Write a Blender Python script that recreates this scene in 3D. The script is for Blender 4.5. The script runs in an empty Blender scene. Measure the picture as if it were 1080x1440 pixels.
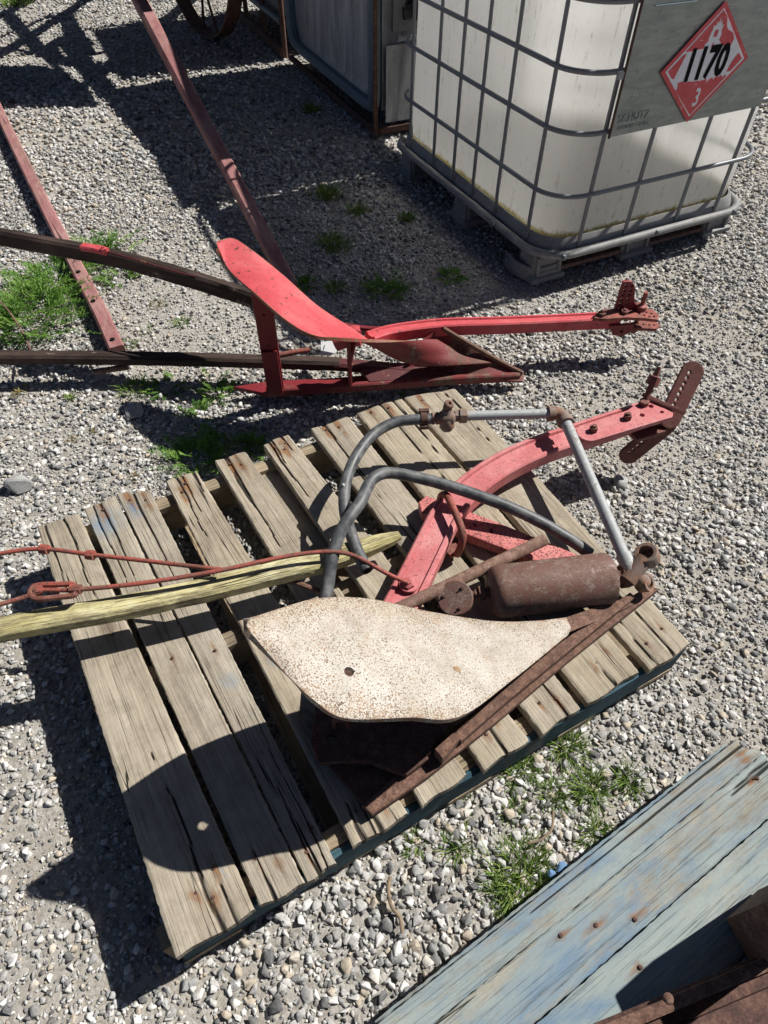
import bpy, bmesh, math, random
import numpy as np
from mathutils import Vector, Matrix
random.seed(7); RNG = np.random.default_rng(7)
SC = bpy.context.scene; COL = SC.collection
R = math.radians

# ------------------------------------------------------------------ camera, sky, sun
FPX, TH, ROLL, CH = 925.2, R(40.41), R(0.51), 1.366      # focal length in px of a 1080x1440 frame, angle from nadir, roll, height
_s, _c = math.sin(TH), math.cos(TH)
_u0 = Vector((0, _c, _s)); _r0 = Vector((1, 0, 0)); FW = Vector((0, _s, -_c))
RT = _r0*math.cos(ROLL) + _u0*math.sin(ROLL); UP = _u0*math.cos(ROLL) - _r0*math.sin(ROLL)
CAM = Vector((0, 0, CH))
cd = bpy.data.cameras.new('camera'); cam = bpy.data.objects.new('camera', cd); COL.objects.link(cam)
cd.sensor_fit = 'VERTICAL'; cd.sensor_height = 36; cd.lens = FPX*36/1440; cd.clip_start = 0.02; cd.clip_end = 400
m = Matrix((RT, UP, -FW)).transposed().to_4x4(); m.translation = CAM; cam.matrix_world = m
SC.camera = cam
SUN_AZ, SUN_EL = 26.5, 48.0                               # degrees, azimuth from +x towards +y
SD = Vector((math.cos(R(SUN_AZ))*math.cos(R(SUN_EL)), math.sin(R(SUN_AZ))*math.cos(R(SUN_EL)), math.sin(R(SUN_EL))))
W = bpy.data.worlds.new('World'); SC.world = W; W.use_nodes = True
wt = W.node_tree; wt.nodes.clear()
sky = wt.nodes.new('ShaderNodeTexSky'); sky.sky_type = 'NISHITA'; sky.sun_disc = False
sky.sun_elevation = R(SUN_EL); sky.sun_rotation = R(90 - SUN_AZ); sky.air_density = 0.38; sky.dust_density = 0.4
bg = wt.nodes.new('ShaderNodeBackground'); bg.inputs[1].default_value = 0.05
wo = wt.nodes.new('ShaderNodeOutputWorld'); wt.links.new(sky.outputs[0], bg.inputs[0]); wt.links.new(bg.outputs[0], wo.inputs[0])
sl = bpy.data.lights.new('sun', 'SUN'); sl.energy = 5.0; sl.angle = R(0.55); sl.color = (1, 0.968, 0.915)
so = bpy.data.objects.new('sun', sl); COL.objects.link(so); so.rotation_euler = SD.to_track_quat('Z', 'Y').to_euler(); so.location = (4, 2, 6)
SC.view_settings.view_transform = 'Standard'; SC.view_settings.look = 'None'; SC.view_settings.exposure = 0.50; SC.view_settings.gamma = 1
SC.cycles.max_bounces = 14; SC.cycles.transmission_bounces = 12; SC.cycles.diffuse_bounces = 10

def P(px, py, z=0.0):
    """the point at height z seen at pixel (px, py) of the photograph"""
    d = RT*((px-540)/FPX) - UP*((py-720)/FPX) + FW
    return CAM + d*((z-CH)/d.z)
def PX(p):
    d = Vector(p)-CAM; z = d.dot(FW); return 540+FPX*d.dot(RT)/z, 720-FPX*d.dot(UP)/z
def rise(base, py):
    """the height above a base point at which the vertical line through it is seen at image row py"""
    lo, hi = base.z, 1.3
    for _ in range(40):
        mid = (lo+hi)/2
        if PX((base.x, base.y, mid))[1] > py: lo = mid
        else: hi = mid
    return Vector((base.x, base.y, lo))

# ------------------------------------------------------------------ materials
class NT:
    def __init__(s, name):
        s.m = bpy.data.materials.new(name); s.m.use_nodes = True; s.t = s.m.node_tree; s.t.nodes.clear()
        s.out = s.t.nodes.new('ShaderNodeOutputMaterial'); s.b = s.t.nodes.new('ShaderNodeBsdfPrincipled')
        s.t.links.new(s.b.outputs[0], s.out.inputs[0])
    def n(s, t, **k):
        o = s.t.nodes.new(t)
        for a, v in k.items(): setattr(o, a, v)
        return o
    def l(s, a, b): s.t.links.new(a, b)
    def put(s, sock, v):
        if isinstance(v, bpy.types.NodeSocket): s.l(v, sock)
        elif isinstance(v, (tuple, list)) and len(v) == 3 and sock.type == 'RGBA': sock.default_value = (*v, 1)
        else: sock.default_value = v
    def coord(s, which='Object'): return s.n('ShaderNodeTexCoord').outputs[which]
    def attr(s, name, out='Fac'): return s.n('ShaderNodeAttribute', attribute_name=name).outputs[out]
    def rnd(s): return s.n('ShaderNodeObjectInfo').outputs['Random']
    def mp(s, v, scale=(1, 1, 1), loc=(0, 0, 0)):
        o = s.n('ShaderNodeMapping'); s.l(v, o.inputs[0]); o.inputs['Scale'].default_value = scale; o.inputs['Location'].default_value = loc; return o.outputs[0]
    def noise(s, v, scale, detail=4, rough=.6, dist=0, out=0):
        o = s.n('ShaderNodeTexNoise'); s.l(v, o.inputs['Vector']); o.inputs['Scale'].default_value = scale; o.inputs['Detail'].default_value = detail
        o.inputs['Roughness'].default_value = rough; o.inputs['Distortion'].default_value = dist; return o.outputs[out]
    def voro(s, v, scale, feature='F1', out='Distance', rand=1):
        o = s.n('ShaderNodeTexVoronoi', feature=feature); s.l(v, o.inputs['Vector']); o.inputs['Scale'].default_value = scale; o.inputs['Randomness'].default_value = rand; return o.outputs[out]
    def rng(s, v, a, b, c=0., d=1., smooth=False):
        o = s.n('ShaderNodeMapRange'); o.interpolation_type = 'SMOOTHSTEP' if smooth else 'LINEAR'
        s.put(o.inputs[0], v)
        for i, q in enumerate((a, b, c, d)): o.inputs[i+1].default_value = q
        return o.outputs[0]
    def ramp(s, v, stops):
        o = s.n('ShaderNodeValToRGB'); s.l(v, o.inputs[0]); e = o.color_ramp.elements
        while len(e) < len(stops): e.new(.5)
        for q, (p, c) in zip(e, stops): q.position = p; q.color = (*c, 1)
        return o.outputs[0]
    def mix(s, f, a, b, mode='MIX'):
        o = s.n('ShaderNodeMix', data_type='RGBA', blend_type=mode); s.put(o.inputs[0], f); s.put(o.inputs[6], a); s.put(o.inputs[7], b); return o.outputs[2]
    def math(s, op, a, b=0.):
        o = s.n('ShaderNodeMath', operation=op); s.put(o.inputs[0], a); s.put(o.inputs[1], b); return o.outputs[0]
    def bump(s, h, strength=.5, dist=.002):
        o = s.n('ShaderNodeBump'); o.inputs['Strength'].default_value = strength; o.inputs['Distance'].default_value = dist; s.l(h, o.inputs['Height']); s.l(o.outputs[0], s.b.inputs['Normal'])
    def fin(s, col, rough=.7, metal=0., spec=.5):
        s.put(s.b.inputs['Base Color'], col); s.put(s.b.inputs['Roughness'], rough); s.put(s.b.inputs['Metallic'], metal); s.put(s.b.inputs['Specular IOR Level'], spec); return s.m

def wood(name, lo, mid, hi, crack=.5, paint=None, paint_amt=.5, stain=True, blotch=None, chip=None, crackw=.085, pscale=1., hairtop=0.):
    t = NT(name); g = t.attr('gr', 'Vector')
    fine = t.noise(t.mp(g, (7, 260, 60)), 1, 5, .65); broad = t.noise(t.mp(g, (2.2, 26, 9)), 1, 3, .6, .6); tone = t.noise(t.mp(g, (3.5, 9, 5)), 1, 4, .6)
    f = t.math('ADD', t.math('MULTIPLY', fine, .40), t.math('ADD', t.math('MULTIPLY', broad, .25), t.math('MULTIPLY', tone, .40)))
    hair = t.rng(t.noise(t.mp(g, (5, 420, 90), (4, 4, 4)), 1, 3, .6, .25), .60, .68); wear = t.noise(g, 26, 6, .72)
    col = t.ramp(f, [(.36, lo), (.5, mid), (.64, hi)])
    brd = t.attr('tone'); col = t.mix(1, col, t.ramp(brd, [(0, (.66, .64, .62)), (.5, (1, 1, 1)), (1, (1.12, 1.06, .96))]), 'MULTIPLY')
    col = t.mix(t.math('MULTIPLY', hair, .55), col, tuple(c*.45 for c in lo)); col = t.mix(1, col, t.ramp(wear, [(.3, (.78, .77, .76)), (.5, (1, 1, 1)), (.7, (1.14, 1.14, 1.13))]), 'MULTIPLY')
    h = t.math('SUBTRACT', t.math('ADD', t.math('MULTIPLY', fine, .6), t.math('MULTIPLY', wear, .25)), t.math('MULTIPLY', hair, .3))
    if blotch: col = t.mix(t.rng(t.noise(t.mp(g, (5, 14, 5), (3, 1, 0)), 1, 5, .7), .55, .75, 0, .8), col, blotch)
    if paint:
        pn = t.noise(t.mp(g, (3*pscale, 10*pscale, 4*pscale), (9, 4, 2)), 1, 7, .72, .3); pf = t.noise(t.mp(g, (25, 120, 40)), 1, 5, .7)
        pm = t.rng(t.math('ADD', t.math('MULTIPLY', pn, .75), t.math('MULTIPLY', pf, .25)), .56-.26*paint_amt, .66-.22*paint_amt)
        pc = t.ramp(t.noise(t.mp(g, (4, 12, 6), (1, 7, 3)), 1, 6, .7, .5), [(.32, paint[0]), (.5, paint[1]), (.66, paint[2])])
        col = t.mix(pm, col, pc); h = t.math('ADD', h, t.math('MULTIPLY', pm, .22))
    if chip:                                             # flecks of old paint left behind
        cm = t.rng(t.noise(t.mp(g, (9, 40, 10), (5, 2, 8)), 1, 6, .75), .63, .67); col = t.mix(t.math('MULTIPLY', cm, chip[1]), col, chip[0])
    # long splits along the grain
    cl = t.noise(t.mp(g, (.9, 38, 8), (2, 3, 1)), 1, 2, .5, .2); d = t.math('ABSOLUTE', t.math('SUBTRACT', cl, .5)); gate = t.rng(t.noise(t.mp(g, (2.6, 14, 3), (7, 7, 7)), 1, 2), .54, .60)
    ck = t.math('MULTIPLY', t.rng(d, 0.004, crackw*.22, 1, 0), gate)
    col = t.mix(t.math('MULTIPLY', ck, crack), col, (.018, .014, .01))
    h = t.math('SUBTRACT', h, t.math('MULTIPLY', ck, .8*crack))
    spl = t.rng(t.attr('split'), .25, .8); col = t.mix(t.math('MULTIPLY', spl, .93), col, (.012, .009, .007))
    if hairtop: h2_ = t.rng(t.noise(t.mp(g, (11, 300, 80), (8, 1, 5)), 1, 4, .7, .3), .55, .66); col = t.mix(t.math('MULTIPLY', h2_, hairtop), col, (.07, .055, .03)); h = t.math('SUBTRACT', h, t.math('MULTIPLY', h2_, .35))
    # knots
    if stain:
        s = t.attr('stain'); sn = t.noise(t.mp(g, (30, 90, 30)), 1, 4, .7)
        sm = t.rng(t.math('MULTIPLY', s, t.rng(sn, .3, .62)), .12, .6); col = t.mix(t.math('MULTIPLY', sm, .85), col, t.ramp(sn, [(.4, (.05, .025, .014)), (.62, (.25, .115, .045))]))
    bs = t.attr('bluestain'); bm_ = t.rng(t.math('MULTIPLY', bs, t.rng(t.math('ADD', t.math('MULTIPLY', wear, .5), t.math('MULTIPLY', fine, .5)), .40, .60)), .1, .8, 0, .6); col = t.mix(bm_, col, (.10, .21, .33))
    kv = t.voro(t.mp(g, (2.3, 7.5, 4), (3.3, 1.7, 0)), 1); kr = t.math('SINE', t.math('MULTIPLY', kv, 95)); km = t.rng(kv, .06, .17, 1, 0)
    col = t.mix(t.math('MULTIPLY', km, t.rng(kr, -1, 1, .35, .7)), col, (.085, .055, .033))
    t.bump(h, .9, .0035)
    return t.fin(col, t.rng(fine, .3, .7, .72, .95), 0, .25)

def rusty(name, base, rust=((.05, .022, .014), (.16, .07, .035), (.3, .15, .085)), amt=.5, scale=1., speck=0., speckcol=(.03, .015, .012), rough=.6, pale=None, metal=0., bumpd=.0012, spec=.4, pit=220, edge=0.):
    t = NT(name); v = t.coord(); n1 = t.noise(v, 9*scale, 6, .68, .3); n2 = t.noise(v, 55*scale, 5, .7); n3 = t.noise(v, 260*scale, 3, .6)
    f = t.math('ADD', t.math('MULTIPLY', n1, .5), t.math('ADD', t.math('MULTIPLY', n2, .35), t.math('MULTIPLY', n3, .2)))
    rc = t.ramp(t.math('ADD', t.math('MULTIPLY', n2, .6), t.math('MULTIPLY', n3, .4)), [(.36, rust[0]), (.5, rust[1]), (.66, rust[2])])
    bc = t.mix(t.rng(n2, .35, .65), base, tuple(c*.82 for c in base))
    if pale: bc = t.mix(t.rng(n1, .45, .68, 0, .8), bc, pale)
    m = t.rng(f, .66-.3*amt, .72-.3*amt); col = t.mix(m, bc, rc)
    h = t.math('ADD', t.math('MULTIPLY', n3, .6), t.math('MULTIPLY', n2, .6))
    if speck:
        sp = t.rng(t.noise(v, pit, 3, .6), .66-.12*speck, .70-.12*speck); col = t.mix(t.math('MULTIPLY', sp, .9), col, speckcol); h = t.math('SUBTRACT', h, t.math('MULTIPLY', sp, .5))
    if edge:
        em = t.rng(t.math('ADD', t.attr('edge'), t.math('MULTIPLY', t.math('SUBTRACT', n2, .5), edge)), .90, 1.0); col = t.mix(em, col, rc)
    t.bump(h, .6, bumpd)
    return t.fin(col, t.rng(m, 0, 1, rough, .85), metal, spec)

M = {}
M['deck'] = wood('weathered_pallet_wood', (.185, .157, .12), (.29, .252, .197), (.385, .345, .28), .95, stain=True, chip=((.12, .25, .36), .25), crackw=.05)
M['stringer'] = wood('darker_pallet_wood', (.10, .08, .058), (.22, .18, .13), (.34, .28, .20), .7, stain=False)  # darker, browner wood for stringers, bottom boards and lid
M['bluepaint'] = wood('blue_painted_wood', (.10, .085, .065), (.18, .155, .125), (.26, .235, .19), .6, paint=((.016, .045, .065), (.03, .075, .10), (.06, .12, .145)), paint_amt=.9, stain=False)
M['blue'] = wood('worn_blue_boards', (.13, .11, .085), (.235, .21, .165), (.34, .31, .25), .9, paint=((.125, .195, .275), (.225, .27, .275), (.30, .328, .30)), paint_amt=.72, stain=True, blotch=(.25, .23, .175), crackw=.03)
M['yellow'] = wood('flaking_yellow_wood', (.09, .07, .04), (.22, .185, .10), (.36, .31, .19), 1.0, paint=((.37, .32, .14), (.51, .46, .24), (.62, .585, .39)), paint_amt=.62, stain=False, pscale=3.2, hairtop=.75)
M['darkwood'] = wood('old_dark_wood', (.012, .009, .008), (.034, .022, .018), (.085, .055, .045), .9, stain=False, chip=((.26, .2, .17), .55))
M['redwood'] = wood('faded_red_wood', (.14, .075, .062), (.27, .155, .13), (.40, .27, .225), .8, paint=((.21, .08, .08), (.29, .135, .13), (.38, .22, .20)), paint_amt=.62, stain=False)
M['rust'] = rusty('brown_rust', (.12, .062, .045), ((.045, .022, .016), (.12, .062, .042), (.23, .135, .095)), .9)
M['rustdark'] = rusty('dark_rust', (.07, .035, .028), ((.03, .015, .012), (.075, .036, .027), (.15, .08, .055)), .9)
M['rustpipe'] = rusty('pipe_rust', (.16, .09, .07), ((.07, .035, .024), (.16, .09, .066), (.29, .19, .145)), .85, 1.2)
M['pink'] = rusty('faded_red_paint', (.48, .13, .135), amt=.05, speck=.36, pale=(.56, .25, .24), rough=.55, speckcol=(.10, .025, .02))
M['pinkspeck'] = rusty('pitted_faded_red_paint', (.50, .14, .13), amt=.15, speck=.95, pale=(.58, .23, .21), rough=.6, speckcol=(.07, .02, .016), pit=240)
M['red'] = rusty('red_paint', (.50, .062, .074), amt=.08, speck=.3, pale=(.54, .12, .125), rough=.55, edge=.35, bumpd=.0006, speckcol=(.09, .03, .022), pit=70)
M['reddark'] = rusty('worn_red_paint', (.20, .018, .024), ((.05, .02, .015), (.12, .05, .035), (.2, .1, .07)), .26, speck=.4, rough=.5)
M['shareback'] = rusty('worn_share', (.17, .02, .022), ((.05, .028, .022), (.12, .06, .042), (.22, .13, .1)), .42, .7, speck=.3)
M['maroon'] = rusty('maroon_paint_and_shade', (.085, .014, .016), amt=.3, speck=.3)  # dark red, deepened to stand for the mouldboard's shade on the frog
M['redrust'] = rusty('red_paint_over_rust', (.31, .075, .055), ((.06, .025, .018), (.15, .055, .04), (.26, .12, .09)), .55, speck=.5, rough=.6)
M['hitchrust'] = rusty('red_brown_rust', (.16, .05, .04), ((.06, .022, .018), (.13, .05, .038), (.22, .10, .075)), .6, speck=.4)
M['tank'] = rusty('tank_rust', (.15, .075, .058), ((.07, .036, .026), (.135, .08, .06), (.24, .175, .145)), .62, .8, speck=.25, rough=.5, pale=(.19, .05, .05))
M['galv'] = rusty('galvanized_steel', (.33, .345, .345), ((.16, .12, .085), (.22, .19, .16), (.30, .28, .25)), .36, 2.2, rough=.6, pale=(.42, .435, .44), metal=.1, bumpd=.0005)
M['galvrust'] = rusty('rusted_fitting', (.2, .15, .125), ((.06, .03, .02), (.2, .11, .07), (.34, .2, .13)), .6, 1.5)
M['cage'] = rusty('galvanized_cage', (.19, .20, .21), ((.10, .09, .08), (.17, .165, .16), (.28, .28, .27)), .25, rough=.5, metal=.35, bumpd=.0004)
M['plastgrey'] = rusty('grey_plastic', (.20, .20, .195), ((.12, .11, .095), (.2, .185, .165), (.3, .28, .25)), .3, rough=.62, bumpd=.001, pale=(.28, .275, .265))
M['tanrust'] = rusty('tan_rust', (.42, .27, .15), ((.2, .1, .05), (.36, .22, .12), (.45, .33, .22)), .6)
M['under'] = rusty('rusty_underside', (.13, .05, .04), ((.06, .03, .02), (.13, .07, .045), (.22, .12, .08)), .7)

def m_mold():
    t = NT('white_primer_with_rust_flecks'); v = t.coord()
    a = t.noise(t.mp(v, (1, 1, 1)), 320, 2, .5); b = t.noise(v, 520, 2, .55, .3); big = t.noise(v, 6, 4, .6); e = t.attr('edge'); n2 = t.noise(v, 40, 4, .65)
    fl = t.math('MAXIMUM', a, b); dens = t.math('ADD', t.math('MULTIPLY', e, .05), t.rng(big, .35, .7, -.025, .025))
    tan = t.rng(t.math('ADD', t.noise(v, 4.5, 5, .65, .6), t.math('MULTIPLY', e, .15)), .48, .68, 0, .32); sp = t.rng(t.math('ADD', fl, dens), .592, .620)
    white = t.ramp(t.noise(v, 18, 5, .7), [(.3, (.32, .288, .24)), (.5, (.41, .378, .33)), (.7, (.475, .448, .405))])
    halo = t.rng(t.math('ADD', t.math('ADD', t.math('MULTIPLY', n2, .55), t.math('MULTIPLY', fl, .35)), dens), .52, .66); col = t.mix(t.math('MULTIPLY', halo, .55), white, (.40, .295, .19))
    col = t.mix(tan, col, (.36, .28, .18)); strk = t.rng(t.noise(t.mp(v, (14, 60, 20)), 1, 5, .7), .6, .7, 0, .4); col = t.mix(strk, col, (.52, .49, .44))
    col = t.mix(sp, col, t.ramp(n2, [(.35, (.11, .072, .045)), (.65, (.27, .18, .11))]))
    em = t.rng(t.math('ADD', t.math('MULTIPLY', e, .9), t.math('MULTIPLY', t.math('SUBTRACT', n2, .5), .5)), .84, .97)
    col = t.mix(em, col, t.ramp(b, [(.35, (.10, .05, .03)), (.65, (.27, .16, .10))]))
    t.bump(t.math('SUBTRACT', n2, t.math('MULTIPLY', sp, .8)), .35, .001)
    return t.fin(col, t.rng(sp, 0, 1, .58, .85), 0, .4)
M['mold'] = m_mold()

def m_hose():
    t = NT('grey_black_rubber'); v = t.coord(); n = t.noise(v, 40, 4, .6); n2 = t.noise(v, 300, 2)
    t.bump(n2, .3, .0006); return t.fin(t.ramp(n, [(.35, (.045, .047, .05)), (.5, (.08, .083, .087)), (.68, (.16, .16, .155))]), t.rng(n, .3, .7, .42, .62), 0, .45)
M['hose'] = m_hose()
def flat(name, c, rough=.6, metal=0., var=.15, sc=30, spec=.5):
    t = NT(name); n = t.noise(t.coord(), sc, 4, .65); return t.fin(t.mix(t.rng(n, .3, .7), tuple(k*(1-var) for k in c), tuple(min(1, k*(1+var)) for k in c)), rough, metal, spec)
M['black'] = flat('black_print_and_hole_shade', (.008, .008, .008), .85, spec=.1)  # print, and the dark inside the bolt holes and hose end
M['blackplastic'] = flat('black_plastic', (.015, .015, .016), .4)
def m_sticker():
    t = NT('worn_red_sticker'); v = t.coord(); n = t.noise(v, 90, 5, .75); b = t.noise(v, 14, 4, .7); sc = t.noise(t.mp(v, (30, 30, 160)), 1, 4, .7)
    col = t.mix(t.rng(b, .35, .65), (.56, .05, .06), (.66, .09, .10)); pl = t.math('MAXIMUM', t.rng(t.math('ADD', t.math('MULTIPLY', n, .6), t.math('MULTIPLY', b, .4)), .60, .63), t.rng(sc, .68, .71)); col = t.mix(pl, col, (.66, .66, .68)); return t.fin(col, .5)
M['signred'] = m_sticker()
M['signwhite'] = flat('white_sticker', (.76, .77, .80), .45, var=.08, sc=60)
M['tag'] = flat('white_paper_tag', (.75, .76, .76), .6, var=.04)
M['twig'] = flat('dry_twig', (.20, .15, .10), .9, var=.3, sc=80)
M['rock'] = flat('limestone_rock', (.32, .32, .31), .9, var=.25, sc=40)
M['bluechip'] = flat('blue_paint_chip', (.10, .2, .36), .7, var=.3)

def m_plate():
    t = NT('galvanized_sheet'); v = t.coord(); n = t.noise(t.mp(v, (2, 2, 9)), 6, 5, .6); n2 = t.noise(v, 70, 4, .7); sc = t.noise(t.mp(v, (4, 4, 90)), 3, 3, .6)
    col = t.ramp(n, [(.3, (.20, .225, .215)), (.7, (.31, .335, .32))]); col = t.mix(t.rng(n2, .60, .68, 0, .6), col, (.10, .105, .10)); col = t.mix(t.rng(sc, .66, .69, 0, .5), col, (.38, .40, .39))
    t.bump(t.math('ADD', n, t.math('MULTIPLY', n2, .1)), .25, .006); return t.fin(col, t.rng(n2, .3, .7, .32, .48), .5)
M['plate'] = m_plate()
def m_bottle():
    t = NT('translucent_white_plastic'); v = t.coord(); s = t.noise(t.mp(v, (16, 16, 1.2)), 3, 5, .65); d = t.noise(v, 45, 5, .75); g = t.noise(t.mp(v, (40, 40, 3)), 2, 4, .7)
    col = t.ramp(s, [(.3, (.965, .95, .91)), (.6, (.99, .985, .97))]); col = t.mix(t.rng(t.math('ADD', t.math('MULTIPLY', g, .6), t.math('MULTIPLY', d, .4)), .56, .70, 0, .8), col, (.42, .40, .35))
    al = t.attr('algae'); am = t.rng(t.math('ADD', al, t.math('MULTIPLY', t.math('SUBTRACT', d, .5), .9)), .42, .75); col = t.mix(t.math('MULTIPLY', am, .9), col, (.26, .21, .035))
    t.put(t.b.inputs['Base Color'], col); t.b.inputs['Roughness'].default_value = .45
    t.bump(d, .2, .001)
    tr = t.n('ShaderNodeBsdfTranslucent'); t.l(col, tr.inputs[0]); mx = t.n('ShaderNodeMixShader'); mx.inputs[0].default_value = .88
    rf = t.n('ShaderNodeBsdfRefraction'); t.l(col, rf.inputs[0]); rf.inputs['Roughness'].default_value = .5; rf.inputs['IOR'].default_value = 1.12
    m2 = t.n('ShaderNodeMixShader'); m2.inputs[0].default_value = .42; t.l(tr.outputs[0], m2.inputs[1]); t.l(rf.outputs[0], m2.inputs[2])
    t.l(t.b.outputs[0], mx.inputs[1]); t.l(m2.outputs[0], mx.inputs[2]); t.l(mx.outputs[0], t.out.inputs[0]); return t.m
M['bottle'] = m_bottle()
def m_binpanel():
    t = NT('dented_grey_sheet'); v = t.coord(); n = t.noise(t.mp(v, (5, 5, .7)), 3, 6, .7, .4); d = t.noise(v, 5, 3, .6); n2 = t.noise(v, 60, 5, .7); sc = t.noise(t.mp(v, (9, 9, 50)), 3, 3, .7, 1.2)
    col = t.ramp(n, [(.32, (.17, .173, .18)), (.5, (.31, .313, .318)), (.68, (.50, .50, .50))]); col = t.mix(t.rng(sc, .64, .68, 0, .7), col, (.5, .5, .49)); col = t.mix(t.rng(n2, .64, .7, 0, .7), col, (.10, .06, .04))
    t.bump(t.math('ADD', d, t.math('MULTIPLY', n2, .04)), .5, .03); return t.fin(col, .6, .15)
M['bin'] = m_binpanel()
M['binrail'] = rusty('blue_grey_rail', (.13, .17, .20), ((.06, .05, .045), (.14, .13, .12), (.25, .23, .2)), .3, rough=.55)
def m_leaf(name, a, b, c):
    t = NT(name); r = t.attr('tint'); col = t.ramp(r, [(0, a), (.5, b), (1, c)])
    t.put(t.b.inputs['Base Color'], col); t.b.inputs['Roughness'].default_value = .55; t.b.inputs['Specular IOR Level'].default_value = .3
    tr = t.n('ShaderNodeBsdfTranslucent'); t.l(col, tr.inputs[0]); mx = t.n('ShaderNodeMixShader'); mx.inputs[0].default_value = .35
    t.l(t.b.outputs[0], mx.inputs[1]); t.l(tr.outputs[0], mx.inputs[2]); t.l(mx.outputs[0], t.out.inputs[0]); return t.m
M['grass'] = m_leaf('grass_blades', (.06, .12, .018), (.14, .24, .04), (.30, .36, .10))
M['fern'] = m_leaf('feathery_weed_leaves', (.05, .13, .018), (.12, .25, .035), (.22, .36, .07))
M['drygrass'] = m_leaf('dry_grass', (.20, .15, .06), (.33, .25, .10), (.28, .29, .08))
def m_stone():
    t = NT('crushed_limestone'); v = t.coord(); r = t.attr('tint'); n = t.noise(v, 160, 4, .65); n2 = t.noise(v, 40, 3, .6)
    col = t.ramp(r, [(0, (.10, .10, .103)), (.15, (.21, .211, .21)), (.4, (.36, .358, .35)), (.66, (.49, .485, .472)), (.85, (.64, .632, .612)), (.92, (.47, .41, .33)), (1, (.36, .31, .25))])
    col = t.mix(1, col, t.ramp(n, [(.3, (.72, .72, .72)), (.7, (1.2, 1.19, 1.17))]), 'MULTIPLY'); col = t.mix(t.rng(n2, .5, .7, 0, .35), col, (.36, .32, .26))
    t.bump(n, .6, .002); return t.fin(col, .9, 0, .25)
M['stone'] = m_stone()
def m_ground():
    t = NT('fine_gravel_and_dust'); v = t.coord(); vc = t.voro(v, 130, out='Color'); vd = t.voro(v, 130); n = t.noise(v, 2.2, 5, .6); n2 = t.noise(v, 220, 4, .7)
    sep = t.n('ShaderNodeSeparateColor'); t.l(vc, sep.inputs[0]); fine = t.ramp(sep.outputs[0], [(0, (.17, .163, .152)), (.5, (.31, .30, .28)), (1, (.48, .465, .44))])
    dust = t.ramp(n2, [(.3, (.21, .185, .15)), (.7, (.38, .345, .29))]); col = t.mix(t.rng(n, .35, .65, .25, .75), fine, dust)
    t.bump(t.math('SUBTRACT', t.math('MULTIPLY', n2, .8), t.math('MULTIPLY', vd, .35)), .8, .003); return t.fin(col, .95, 0, .2)
M['ground'] = m_ground()

# ------------------------------------------------------------------ object helpers
def link(name, me, mat, parent=None, smooth=False, origin=None):
    o = bpy.data.objects.new(name, me); COL.objects.link(o)
    if mat: me.materials.append(mat)
    base = Vector((0, 0, 0))
    if parent:
        q = parent
        while q: base += q.location; q = q.parent
        o.parent = parent
    elif origin is not None:
        base = Vector(origin); o.location = base
    else:
        c = np.empty(len(me.vertices)*3); me.vertices.foreach_get('co', c); c = c.reshape(-1, 3); base = Vector(((c[:, 0].min()+c[:, 0].max())/2, (c[:, 1].min()+c[:, 1].max())/2, c[:, 2].min())); o.location = base
    if base.length: me.transform(Matrix.Translation(-base))
    if smooth: me.polygons.foreach_set('use_smooth', [True]*len(me.polygons))
    return o
def mesh(name, V, F, mat, parent=None, smooth=False, origin=None, fa=None):
    me = bpy.data.meshes.new(name); me.from_pydata([tuple(v) for v in V], [], F); me.validate(); me.update()
    bm = bmesh.new(); bm.from_mesh(me); bmesh.ops.recalc_face_normals(bm, faces=bm.faces)
    bm.to_mesh(me); bm.free()
    for k, a in (fa or {}).items():
        a = np.asarray(a, dtype=np.float32)
        if a.ndim == 2: at = me.attributes.new(k, 'FLOAT_VECTOR', 'POINT'); at.data.foreach_set('vector', a.ravel())
        else: at = me.attributes.new(k, 'FLOAT', 'POINT'); at.data.foreach_set('value', a)
    o = link(name, me, mat, parent, False, origin)
    if smooth:
        me.polygons.foreach_set('use_smooth', [True]*len(me.polygons))
        bm = bmesh.new(); bm.from_mesh(me)
        for e in bm.edges:
            if len(e.link_faces) == 2 and e.calc_face_angle(0) > R(38): e.smooth = False
        bm.to_mesh(me); bm.free()
    return o
def thing(name, loc, label, cat, group=None):
    o = bpy.data.objects.new(name, None); COL.objects.link(o); o.location = loc; o.empty_display_size = .1; return tag(o, label, cat, group)
def tag(o, label, cat, group=None, kind=None):
    o['label'] = label; o['category'] = cat
    if group: o['group'] = group
    if kind: o['kind'] = kind
    return o
def struct(o, kind='structure'): o['kind'] = kind; return o

class MB:
    """collects shapes into one mesh"""
    def __init__(s): s.V = []; s.F = []; s.A = []
    def add(s, V, F, A=None):
        b = len(s.V); s.V += [tuple(v) for v in V]; s.F += [[i+b for i in f] for f in F]
        s.A += list(A) if A is not None else [(0, 0, 0)]*len(V); return s
    def obj(s, name, mat, parent=None, smooth=False, origin=None, gr=False):
        return mesh(name, s.V, s.F, mat, parent, smooth, origin, {'gr': s.A, 'tone': [.5]*len(s.V)} if gr else None)
def frame(d, up=Vector((0, 0, 1))):
    d = d.normalized(); x = up.cross(d)
    if x.length < 1e-4: x = Vector((1, 0, 0)).cross(d)
    x.normalize(); return x, d.cross(x).normalized(), d
def crv(pts, n=8):
    """Catmull-Rom through the points"""
    pts = [Vector(p) for p in pts]
    if len(pts) < 3: return pts
    q = [2*pts[0]-pts[1]] + pts + [2*pts[-1]-pts[-2]]; out = []
    for i in range(1, len(q)-2):
        a, b, c, d = q[i-1:i+3]
        for k in range(n):
            t = k/n; out.append(.5*((2*b) + (c-a)*t + (2*a-5*b+4*c-d)*t*t + (3*b-a-3*c+d)*t**3))
    out.append(pts[-1]); return out
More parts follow.
